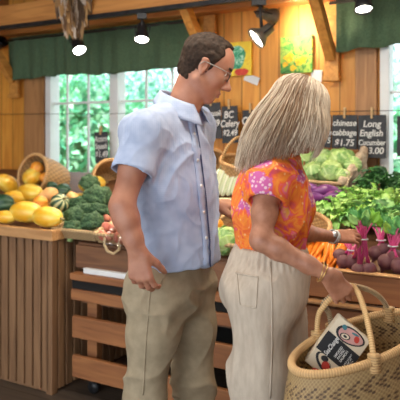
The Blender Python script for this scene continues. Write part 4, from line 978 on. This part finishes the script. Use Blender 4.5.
sq = [('sp', 26, 212, .062, (0, H, -.35), 1.0, 'yellow spaghetti squash in the front row, left of the frontmost one'), ('sp', 47.5, 217, .058, (0, H, -.5), .95, 'yellow spaghetti squash lying at the right front corner of the slatted stand'),
      ('sp', 30, 193, .062, (0, H, -.55), .98, 'yellow spaghetti squash in the middle of the heap below the tipped basket'), ('sp', 8, 184, .075, (0, H+.5, .9), .95, 'pale yellow squash at the left edge of the photo'),
      ('ac', 4, 204, .060, (0, H, .2), 1.05, 'dark green acorn squash at the left edge of the heap'), ('sp', 6, 217, .045, (0, H, -.2), .62, 'small yellow squash below the dark green one at the left edge'),
      ('bt', 48, 195, .055, (0, H+.2, -2.6), .85, 'tan butternut squash in the middle of the heap'), ('ca', 60, 203, .055, (.5, .9, -.2), .95, 'green and cream striped squash at the right of the heap'),
      ('ac', 64, 191, .055, (0, H, -.5), .80, 'dark green squash behind the striped one'), ('ac', 52, 187, .06, (0, H, .5), .62, 'small dark green squash just right of the tipped basket'),
      ('sp', 32, 177, .115, (0.3, .9, .3), (.95, .95, .62), 'round yellow squash in the mouth of the tipped basket'), ('or', 46, 178, .10, (0, .6, 0), .62, 'orange squash peeking from the right of the basket mouth'),
      ('or', 37, 168, .17, (0, .6, .4), .7, 'orange squash at the top inside the tipped basket'), ('bt', 72, 198, .05, (0, H, -1.2), .7, 'pale squash between the striped squash and the broccoli'),
      ('sp', 79, 199, .06, (0, H, 1.0), .62, 'orange yellow squash behind the broccoli, the lower of the two'), ('sp', 92, 184, .10, (0, H-.1, .4), .88, 'large yellow squash behind the topmost broccoli')]
for key, px, py, lf, rot, s_, lb in sq:
    p = on(px, py, lf, LEFT if px < 75 else MID); put(key, mk[key], p, E(*rot), s_, lb, G1)
# more hidden squash that carry the heap
for px, py, key, lb in ((15, 198, 'sp', 'yellow squash half hidden between the two at the left edge'), (40, 204, 'or', 'orange squash mostly hidden behind the front row')):
    put(key, mk[key], on(px, py, .05, LEFT), E(0, H, .4), .8, lb, G1)
# tipped wicker baskets
def tub(name, lb, pos, axis, r0, r1, L, tilt=None):
    t = thing(name, lb, 'basket', pos); ax_ = Vector(axis).normalized(); t.rotation_euler = ax_.to_track_quat('Z', 'Y').to_euler()
    k = MB(); pr = [(0, r0, 0), (.55, (r0+r1)/2*1.05, -L*.62), (.8, r1, -L), (1, .01, -L*1.01)]
    def rf(u, v):
        for (a, q1, z1), (b, q2, z2) in zip(pr[:-1], pr[1:]):
            if v <= b+1e-9: f = (v-a)/(b-a); r = q1+(q2-q1)*f; return Vector((r*cos(u*2*pi), r*sin(u*2*pi), z1+(z2-z1)*f))
    wicker(k, rf, 11, 26, .004, T1, T2); k.build('basket_body', wick, t, 0, .008, True)
    k = MB(); coil(k, [(r0*cos(a), r0*sin(a), .003) for a in np.linspace(0, 2*pi, 49)], .012, (.72, .44, .2), (.42, .22, .08), 60, 8, True); k.build('rim', wick, t, 0, 0, True); return t
c = on(33, 174, .14, LEFT); tub('wicker_basket', 'round wicker basket tipped on its side spilling yellow squash', c, (-.52, -.80, .22), .140, .095, .27)
c = on(112, 178, .13, MID); tub('wicker_basket', 'wicker basket on its side behind the broccoli near the man', c, (.35, -.9, .35), .13, .09, .2)
c = on(214, 167, .20, MID); tub('wicker_basket', 'wicker basket on its side right of the man by the chalkboards', c, (.5, -.85, .15), .11, .08, .15)
c = Pw(240, 162, .90); t = tub('wicker_basket', 'wicker basket with arched handle half hidden behind the woman', c, (.1, -.3, .9), .12, .08, .13)
k = MB(); coil(k, [(.12*cos(a), 0, .17*sin(a)) for a in np.linspace(0, pi, 30)], .009, T1, T2, 34); k.build('handle', wick, t, 0, 0, True)

# broccoli
def broc():
    t = thing('broccoli_head', 'x', 'broccoli', (0, 0, 0)); bm = bmesh.new(); bmesh.ops.create_icosphere(bm, subdivisions=5, radius=1); co = []
    for v in bm.verts:
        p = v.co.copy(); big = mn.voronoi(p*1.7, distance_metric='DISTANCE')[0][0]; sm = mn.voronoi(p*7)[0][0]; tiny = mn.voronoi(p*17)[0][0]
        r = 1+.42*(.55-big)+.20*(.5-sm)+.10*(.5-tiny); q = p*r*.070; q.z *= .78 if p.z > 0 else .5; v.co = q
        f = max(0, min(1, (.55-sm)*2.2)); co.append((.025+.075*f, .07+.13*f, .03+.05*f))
    me = bpy.data.meshes.new('florets'); bm.to_mesh(me); bm.free(); a = me.color_attributes.new('tint', 'FLOAT_COLOR', 'POINT'); a.data.foreach_set('color', np.array([(*c, 1) for c in co], np.float32).ravel())
    for p in me.polygons: p.use_smooth = True
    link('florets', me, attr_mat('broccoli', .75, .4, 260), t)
    k = MB(); k.tube([(0, 0, -.01), (0, 0, -.05), (.005, 0, -.085)], [.03, .019, .021], 10); k.build('stalk', mat('stalk_green', (.35, .50, .20), (.25, .4, .14), 20, .5, .1), t); return t
bl_ = [(98, 197, .11, 1.25, 'largest round broccoli head at the top of its pile'), (90, 184, .15, 1.0, 'broccoli head at the very back of its pile against the yellow squash'), (80, 205, .08, 1.0, 'broccoli head left of the largest one'), (63, 221, .05, .95, 'broccoli head at the left front corner of the tray'),
       (74, 217, .07, 1.0, 'broccoli head in the middle of the tray between the front corner ones'), (92, 222, .06, 1.0, 'broccoli head at the right front of the tray'), (73, 229, .045, .85, 'small broccoli head low at the front rim of the tray'), (100, 212, .08, .9, 'broccoli head just under the largest one'), (86, 211, .08, .85, 'broccoli head deep in the centre of the pile')]
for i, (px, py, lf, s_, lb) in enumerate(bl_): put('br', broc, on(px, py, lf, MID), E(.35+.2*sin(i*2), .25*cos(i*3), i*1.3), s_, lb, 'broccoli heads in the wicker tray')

# wicker trays on the cart
def tray(lb, px0, px1, t0, t1, surf, h=.055, loop=None):
    a = ST(Pw(px0, 200, t0))[0]; b = ST(Pw(px1, 200, t0))[0]; t = thing('wicker_tray', lb, 'tray', W(a, t0, zs(surf, t0)+.004), FR, 'wicker trays on the cart'); L = b-a; D = t1-t0; t.rotation_euler = Euler((math.atan(surf[2]), 0, FR), 'XYZ')
    cs = [(0, 0), (L, 0), (L, D), (0, D)]; per = [L, D, L, D]; tot = sum(per)
    def rf(u, v):
        d = u*tot; i = 0
        while i < 3 and d > per[i]: d -= per[i]; i += 1
        (x0, y0), (x1, y1) = cs[i], cs[(i+1) % 4]; f = d/per[i]; x, y = x0+(x1-x0)*f, y0+(y1-y0)*f; cx, cy = L/2, D/2; g_ = 1+.06*(1-v)
        return Vector((cx+(x-cx)*g_, cy+(y-cy)*g_, h*(1-v)))
    k = MB(); wicker(k, rf, 7, 56, .003, (.50, .34, .17), (.25, .15, .07)); k.build('tray_wall', wick, t, 0, .006, True)
    k = MB(); k.box((.002, .002, .001), (L-.002, D-.002, .007)); k.build('tray_base', ctr_d, t)
    k = MB(); coil(k, [rf(i/80 % 1, 0) for i in range(81)], .0105, (.62, .43, .22), (.34, .21, .10), 80, 8, True); k.build('rim', wick, t, 0, 0, True)
    if loop is not None:
        k = MB(); x = L*loop; coil(k, [(x-.045, -.022, h-.01), (x-.05, -.03, h-.05), (x-.03, -.036, h-.085), (x+.01, -.036, h-.095), (x+.045, -.03, h-.07), (x+.055, -.024, h-.02), (x+.05, -.018, h)], .0075, (.70, .52, .30), (.42, .28, .13), 26); k.build('rope_handle', wick, t, 0, 0, True)
tray('wicker tray full of broccoli beside the squash', 57, 96, .145, .60, MID); tray('wicker tray with rope handle holding wrapped red potatoes', 99, 150, .135, .62, MID, loop=.33)
tray('wicker tray between the man and the woman holding cabbage', 196, 262, .16, .62, MID)
# potatoes under plastic
def potato():
    t = thing('red_potato', 'x', 'potato'); bm = bmesh.new(); bmesh.ops.create_icosphere(bm, subdivisions=3, radius=.025)
    for v in bm.verts: v.co *= 1+.12*mn.noise(v.co*30); v.co.x *= 1.25
    me = bpy.data.meshes.new('potato_skin'); bm.to_mesh(me); bm.free()
    for p in me.polygons: p.use_smooth = True
    link('potato_skin', me, mat('red_skin', (.50, .13, .09), (.62, .26, .16), 14, .5, .1), t); return t
g = random.Random(4); n = 0
for r_ in range(3):
    for c_ in range(6):
        px, py = 103+c_*7.2+r_*2+g.uniform(-1, 1), 235-r_*8+c_*1.2; put('po', potato, on(px, py, .05+.012*(r_ % 2), MID), E(g.uniform(0, 3), g.uniform(0, 3), g.uniform(0, 3)), 1, 'red potato under the clear plastic in the rope-handled tray', 'red potatoes in the tray')
pl, nt, b_ = node_mat('clear_plastic'); b_.inputs['Base Color'].default_value = (1, 1, 1, 1); nt.nodes.remove(b_); tr = N(nt, 'ShaderNodeBsdfTransparent'); gs = N(nt, 'ShaderNodeBsdfGlossy', Roughness=.18); mx = nt.nodes.new('ShaderNodeMixShader'); mx.inputs[0].default_value = .22
nt.links.new(tr.outputs[0], mx.inputs[1]); nt.links.new(gs.outputs[0], mx.inputs[2]); nt.links.new(mx.outputs[0], nt.nodes['Material Output'].inputs[0])
c = on(103, 240, .075, MID); s0, t0_ = ST(c); k = MB()
k.grid(lambda u, v: (u*.30, v*.34, v*.34*.25+.030+.02*mn.noise(Vector((u*7, v*7, 1)))+.012*abs(mn.noise(Vector((u*19, v*19, 5))))-.05*max(0, .12-v)/.12), 50, 50)
o = k.build('plastic_wrap', pl, None, 0, .0008); o.location = c; o.rotation_euler = (0, 0, FR); tag(o, 'clear crumpled plastic wrap over the red potatoes', 'plastic wrap')

# cabbages
def cabbage(name='cabbage', c1=(.42, .62, .18), c2=(.70, .82, .42), c3=(.16, .36, .08), seed=1):
    t = thing(name, 'x', 'cabbage'); g = random.Random(seed); k = MB()
    def leaf(ax, r, span, col):
        ax = Vector(ax).normalized(); u = ax.orthogonal().normalized(); v = ax.cross(u); m = 17; vs = []; cs = []
        for i in range(m):
            for j in range(m):
                x, y = (i/(m-1)*2-1), (j/(m-1)*2-1); L = math.hypot(x, y) or 1e-6; mxv = max(abs(x), abs(y)); x, y = x/L*mxv, y/L*mxv; a = mxv*span
                d = ax*cos(a)+(u*x+v*y)/max(mxv, 1e-6)*sin(a); vein = abs(sin(math.atan2(y, x)*6))**.35; rr = r*(1+.035*mn.noise(d*9+ax*3)+(.09*mxv**4)*(1+.8*mn.noise(d*14))-.012*(1-vein)*min(mxv*3, 1)); vs.append(d*rr)
                f = vein*.6+.4*mxv+.2*mn.noise(d*6); cs.append(tuple(p*(1-f)+q*f for p, q in zip(c2, col)))
        o = len(k.v); k.v += [tuple(q) for q in vs]; k.c += cs; f = [(o+i*m+j, o+(i+1)*m+j, o+(i+1)*m+j+1, o+i*m+j+1) for i in range(m-1) for j in range(m-1)]; k.f += f; k.sm += [True]*len(f)
    for i in range(5): leaf((g.gauss(0, 1), g.gauss(0, 1), g.gauss(0, 1)), .060, 1.9, c1)
    for i in range(7):
        a = 2*pi*i/7+g.uniform(-.2, .2); leaf((cos(a), sin(a), g.uniform(-.35, .35)), .064+.0015*i, 1.0+g.uniform(-.1, .15), c1 if i % 2 else c3)
    k.build('leaves', attr_mat('cabbage_leaf', .5, .2, 60), t, 0, .0012, True)
    k = MB(); k.tube([(0, 0, -.055), (0, 0, -.075)], [.018, .016], 12); k.build('stalk', mat('stalk_pale', (.75, .78, .55), None, 20, .5, .1), t); return t
RC = RIGHT
def crate():
    cs = [Pw(300, 181, .74), Pw(341, 184, .72), Pw(364, 150, 1.06), Pw(306, 146, 1.06)]; t = thing('wooden_crate', 'tilted wooden crate wrapped in burlap holding green cabbages', 'crate', cs[1]-Vector((0, 0, .15)))
    b0 = Vector(t.location); down = Vector((0.0, .04, -.12))
    for i, nm in enumerate(('front_panel', 'side_panel', 'back_panel', 'side_panel')):
        a, b = cs[i]-b0, cs[(i+1) % 4]-b0; nrm = (b-a).cross(down).normalized()*.012; k = MB()
        k.add([a, b, b+down, a+down, a+nrm, b+nrm, b+down+nrm, a+down+nrm], [(0, 1, 2, 3), (7, 6, 5, 4), (0, 4, 5, 1), (1, 5, 6, 2), (2, 6, 7, 3), (3, 7, 4, 0)]); k.build(nm, ctr, t, .002)
    k = MB(); k.add([c_-b0+down*.98 for c_ in cs], [(0, 1, 2, 3)]); k.build('bottom_panel', ctr_d, t, 0, .01)
    bur = mat('burlap', (.66, .52, .38), (.42, .31, .22), 40, .95, .8, .012)
    k = MB(); a, b = cs[1]-b0, cs[2]-b0; pts = [a.lerp(b, i/14)+Vector((0, 0, .008*sin(i*1.9)))for i in range(15)]; k.tube(pts, [.020+.003*sin(i*2.3) for i in range(15)], 12)
    k.grid(lambda u, v: a.lerp(b, u)+Vector((.020, -.012, 0))+down*v*1.15+Vector((.012, -.006, 0))*(sin(u*31)*.8+.6*sin(u*13+v*5))*(.3+v), 40, 10); k.build('burlap', bur, t, 0, .004)
    k = MB(); a, b = cs[0]-b0, cs[1]-b0; coil(k, [a, b], .010, (.6, .42, .24), (.35, .22, .1), 40); k.build('rope_trim', wick, t, 0, 0, True)
crate()
cb = [(341, 160, .98, 1.08, 'large green cabbage at the top right of the crate'), (331, 173, .86, .98, 'pale green cabbage at the front middle of the crate'), (313, 173, .86, .88, 'striped green cabbage at the front left of the crate'),
      (322, 160, .98, .9, 'green cabbage at the back middle of the crate'), (352, 166, .92, .72, 'small dark cabbage against the burlap side of the crate'), (303, 160, .98, .95, 'yellowish cabbage at the back left of the crate by the woman\'s hair'), (343, 176, .80, .6, 'smallest cabbage in the front right corner of the crate')]
for i, (px, py, t_, s_, lb) in enumerate(cb): put('cb', cabbage, Pw(px, py, t_), E(i*.9, i*1.7, i), s_, lb, 'green cabbages in the crate')
put('cb', cabbage, on(227, 240, .06, MID), E(.4, .2, .7), 1.0, 'bright green cabbage between the man and the woman', 'green cabbages at the front')
put('or', mk['or'], on(216, 225, .06, MID), E(0, .4, 0), .6, 'small orange squash left of the bright green cabbage', 'orange squash between the couple')
put('or', mk['or'], on(214, 243, .045, MID), E(.4, .6, 0), .5, 'tiny orange squash at the front rim beside the man\'s shirt', 'orange squash between the couple')
put('sp', mk['sp'], on(227, 165, .13, MID), E(0, H, .2), .8, 'yellow squash above the pale delicata between the couple', 'yellow squash between the couple')
for i in range(6): put('dl', mk['dl'], on(210+i*5.6, 183-i*.4, .13+.003*i, MID), E(.25, .22, .3+.1*i), (1, 1, .95), 'pale striped delicata squash standing in a row between the man and the woman', 'delicata squash in a row')
put('dl', mk['dl'], on(222, 202, .05, MID), E(.2, H, .4), .9, 'pale delicata lying crosswise under the standing row', 'delicata squash lying flat')
# aubergines
aub = mat('aubergine_skin', (.16, .035, .17), (.30, .10, .33), 5, .25, .05)
def eggp():
    t = thing('eggplant', 'x', 'eggplant'); k = MB(); k.lathe([(max(.0008, sin(pi*i/16)**.75*.043*(1-.28*(i/16))), -.085+.17*i/16) for i in range(17)], 24); k.build('skin', aub, t)
    k = MB(); k.lathe([(.024, .060), (.022, .075), (.010, .088), (.006, .105), (.0005, .106)], 12, None, lambda a, z: .3*cos(5*a) if z < .07 else 0); k.build('stem_cap', mat('cap_green', (.12, .20, .07), None, 30, .6, .2), t); return t
for i, (px, py, t_, rz, lb) in enumerate(((327, 191, .66, .25, 'purple eggplant directly below the front edge of the crate'), (307, 189, .66, -.3, 'purple eggplant by the woman\'s shoulder under the crate'), (314, 199, .58, .4, 'lowest purple eggplant beside the greens'), (338, 197, .60, .1, 'eggplant half buried by the greens right of the others'))):
    put('eg', eggp, Pw(px, py, t_), E(0, H, rz), 1, lb, 'eggplants below the crate')
# small wicker basket left of the carrots
c = on(305, 222, .12, RC); t = tub('wicker_basket', 'shallow wicker basket behind the carrots beside the woman', c, (.15, -.35, .9), .12, .08, .10)
# leafy greens
leafm = attr_mat('salad_leaf', .5, .15, 80)
def bunch(name, cols, stemc, n=30, L=.13, wdt=.045, ruf=.012, seed=1, spread=1.0):
    t = thing(name, 'x', 'greens'); g = random.Random(seed); k = MB(); ks = MB()
    for q in range(n):
        az = g.uniform(0, 2*pi); el = g.uniform(.15, 1.35)*spread; l = L*g.uniform(.75, 1.15); wd = wdt*g.uniform(.7, 1.2); base = Vector((g.uniform(-.015, .015), g.uniform(-.015, .015), 0))
        d = Vector((cos(az)*sin(el), sin(az)*sin(el), cos(el))); sd = d.cross(Vector((0, 0, 1))).normalized(); nr = sd.cross(d).normalized(); ph = g.uniform(0, 6); c1 = g.choice(cols); fr = g.uniform(.85, 1.15); c1 = tuple(x*fr for x in c1)
        m, w_ = 9, 7; vs = []; cs = []
        for i in range(m):
            u = i/(m-1); ctr_p = base+d*(l*(.35+.65*u))-Vector((0, 0, 1))*(.055*u*u)*sin(el)+nr*.012*sin(u*3)
            hw = wd*(sin(pi*min(1, .12+u*.88))**.6)*(.45+.75*u) if u < .999 else wd*.15
            for j in range(w_):
                v = j/(w_-1)*2-1; e_ = abs(v)**2
                vs.append(ctr_p+sd*v*hw*(1+.12*sin(u*22+ph))+nr*(ruf*e_*sin(u*19+ph+v*2)+.010*abs(v))); f = .65+.35*abs(v); cs.append(tuple(a*f+b*(1-f) for a, b in zip(c1, stemc)))
        o = len(k.v); k.v += [tuple(x) for x in vs]; k.c += cs; f = [(o+i*w_+j, o+(i+1)*w_+j, o+(i+1)*w_+j+1, o+i*w_+j+1) for i in range(m-1) for j in range(w_-1)]; k.f += f; k.sm += [True]*len(f)
        ks.tube([base-Vector((0, 0, .02)), base+d*l*.2, base+d*l*.5+nr*.003], [.004, .0035, .002], 5, col=stemc)
    k.build('leaves', leafm, t, 0, .0006, True); ks.build('stems', leafm, t, 0, 0, True); return t
LG = [(.26, .60, .06), (.42, .74, .12), (.17, .46, .045), (.55, .82, .24)]; DG = [(.03, .13, .03), (.05, .20, .04), (.025, .10, .035)]; BG = [(.13, .42, .12), (.20, .54, .16), (.36, .66, .20), (.09, .30, .08)]
mk['lg'] = lambda: bunch('leafy_lettuce', LG, (.70, .80, .50), 34, .125, .036, .014, 1); mk['dg'] = lambda: bunch('curly_kale', DG, (.16, .30, .10), 40, .12, .034, .020, 2); mk['bg'] = lambda: bunch('leafy_chard', BG, (.62, .72, .45), 26, .15, .046, .012, 3)
gr = [('dg', 373, 180, .09, 1.05, 'dark curly kale bunch beside the crate\'s burlap side'), ('dg', 392, 186, .09, 1.0, 'dark kale bunch at the back right under the window'), ('dg', 362, 190, .08, .8, 'dark kale bunch in the gap right of the crate'), ('dg', 408, 190, .09, 1, 'dark kale bunch cut by the right edge of the photo'),
      ('lg', 352, 200, .09, 1.0, 'bright lettuce just below the crate\'s lower corner'), ('lg', 374, 202, .09, 1.05, 'bright lettuce in the back row below the cucumber sign'), ('lg', 396, 204, .09, 1.0, 'bright lettuce in the back row at the right edge'), ('lg', 334, 209, .08, .95, 'bright lettuce right of the eggplants'),
      ('lg', 344, 217, .07, .9, 'bright lettuce above the woman\'s left hand'), ('bg', 366, 214, .08, .95, 'leafy green bunch directly above the held beets'), ('bg', 384, 217, .08, .95, 'large-leaved greens above the right beets'), ('bg', 400, 222, .08, .95, 'large-leaved greens at the right edge of the counter'),
      ('lg', 358, 207, .10, .9, 'pale lettuce in the middle of the greens'), ('lg', 322, 216, .06, .7, 'small lettuce above the carrots'), ('lg', 386, 209, .11, .9, 'lettuce on top of the right side of the greens')]
for i, (key, px, py, lf, s_, lb) in enumerate(gr): put(key, mk[key], on(px, py, lf, RC)-Vector((0, 0, .035)), E(.35*sin(i*2.1)+.25, .3*cos(i*1.7), i*1.9), s_, lb, 'leafy greens heaped on the counter')
# carrots
car = mat('carrot_skin', (.92, .30, .02), (.80, .20, .012), 30, .45, .25, .002, (1, 1, 4))
def carrot():
    t = thing('carrot', 'x', 'carrot'); k = MB(); k.lathe([(.0006, -.10), (.0035, -.095), (.008, -.06), (.0125, 0), (.0155, .05), (.0165, .075), (.012, .084), (.004, .086)], 14, None, lambda a, z: .04*sin(z*260)); k.build('root', car, t)
    k = MB()
    for i in range(4): k.tube([(0, 0, .083), (.004*cos(i*1.6), .004*sin(i*1.6), .10), (.012*cos(i*1.6), .012*sin(i*1.6), .125)], .0022, 5)
    k.build('stalks', mat('carrot_stalk', (.25, .42, .10), None, 20, .6, .1), t); return t
g = random.Random(8); sl = math.atan(RC[2])
for r_ in range(2):
    for i in range(11 if r_ == 0 else 9):
        px = 297+i*5.3+r_*3; t_ = .10+.03*r_+g.uniform(-.015, .015); s_ = ST(Pw(px, 250, t_))[0]
        p = W(s_, t_, zs(RC, t_)+.018+.027*r_); ang = FR+g.uniform(-.28, .22)+.1
        # local z points back and up the slope
        d = Vector((sin(-ang), cos(-ang), 0)); d = Vector((d.x*cos(sl+.12), d.y*cos(sl+.12), sin(sl+.12))); put('ct', carrot, p, d.to_track_quat('Z', 'Y').to_euler(), g.uniform(.9, 1.08), 'orange carrot lying in the bunch at the front of the counter', 'carrots at the front of the counter')
# beets
beet_m = mat('beet_skin', (.12, .03, .05), (.20, .085, .085), 25, .6, .3, .003); st_m = mat('beet_stem', (.52, .02, .16), (.70, .12, .30), 30, .4, .1, .002, (1, 1, .3)); root_m = mat('beet_root', (.22, .10, .09), None, 30, .8, .1)
def beets(lb, tie, crown, bpos, leafdir, seed, nst=14, leaves=True):
    t = thing('beet_bunch', lb, 'beets', crown, 0, 'beet bunches on the counter'); g = random.Random(seed); o0 = Vector(crown); ks = MB(); kl = MB()
    for b in bpos:
        b = Vector(b)-o0; r = g.uniform(.031, .036); up_ = (Vector(tie)-o0-b).normalized(); M_ = Matrix.Translation(b) @ up_.to_track_quat('Z', 'Y').to_matrix().to_4x4()
        k = MB(); k.lathe([(.0007, -r*2.1), (.002, -r*1.5), (.007, -r*1.08)]+[(r*sin(a), -r*cos(a)*.95) for a in np.linspace(.35, 2.8, 12)]+[(.008, r*1.02)], 20, M_, lambda a, z: .015*sin(3*a)); k.build('beet', beet_m, t)
        for i in range(nst//len(bpos)+1):
            tp = Vector(tie)-o0+Vector((g.uniform(-.012, .012), g.uniform(-.01, .01), 0)); top = tp+Vector(leafdir)*g.uniform(.05, .085)+Vector((g.uniform(-.035, .035), g.uniform(-.03, .03), 0))
            ks.tube([b+up_*r*.9+Vector((g.uniform(-.006, .006), g.uniform(-.006, .006), 0)), b.lerp(tp, .55)+Vector((g.uniform(-.006, .006), 0, 0)), tp, top], [.0052, .0048, .0042, .003], 7)
            if leaves:
                d = (top-tp).normalized()+Vector((g.uniform(-.5, .5), g.uniform(-.4, .4), .2)); d.normalize(); sd = d.cross(Vector((0, -1, .2))).normalized(); c1 = g.choice(BG+LG[:2]); m = []
                nr = sd.cross(d)
                for u in range(6):
                    for v in (-1, -.5, 0, .5, 1): m.append(top+d*u/5*.055+sd*v*.017*sin(pi*(.1+.85*u/5))+nr*(.006*sin(u*2+v*3)+.008*abs(v)))
                kl.add(m, [(u*5+v, (u+1)*5+v, (u+1)*5+v+1, u*5+v+1) for u in range(5) for v in range(4)], True, c1)
    ks.build('stems', st_m, t)
    if kl.v: kl.build('leaves', leafm, t, 0, .0006, True)
    k = MB(); q = Vector(tie)-o0; k.tube([q+Vector((.019*cos(a), .016*sin(a), 0)) for a in np.linspace(0, 2*pi, 20)], .0035, 6, cap=False); k.build('twist_tie', mat('tie_white', (.7, .7, .75), None, 20, .4, 0), t)
hp_ = Vector(thL).lerp(Vector(tL[0]), .5); TY = hp_.y+.02
tie = P(363, 239, TY); f0 = lambda px, py, l=.034: on(px, py, l, RC)
beets('beet bunch with magenta stems held by the woman\'s left hand', tie, f0(365, 268), [f0(369, 269), f0(352, 262, .036), f0(359, 270, .03)], (0, .15, 1), 1, 15)
beets('beet bunch with bright stems at the right edge of the counter', f0(393, 246, .10), f0(393, 264), [f0(386, 262), f0(399, 266), f0(394, 257, .05)], (.25, .3, .9), 2, 15)
beets('dark beet bunch behind the held one', f0(381, 240, .10), f0(378, 252), [f0(376, 253, .05), f0(384, 250, .06)], (.1, .5, .8), 3, 10)
beets('beet bunch lying at the front left of the held one', f0(352, 250, .07), f0(345, 262), [f0(344, 262), f0(340, 256, .04)], (.1, .7, .6), 4, 8, False)
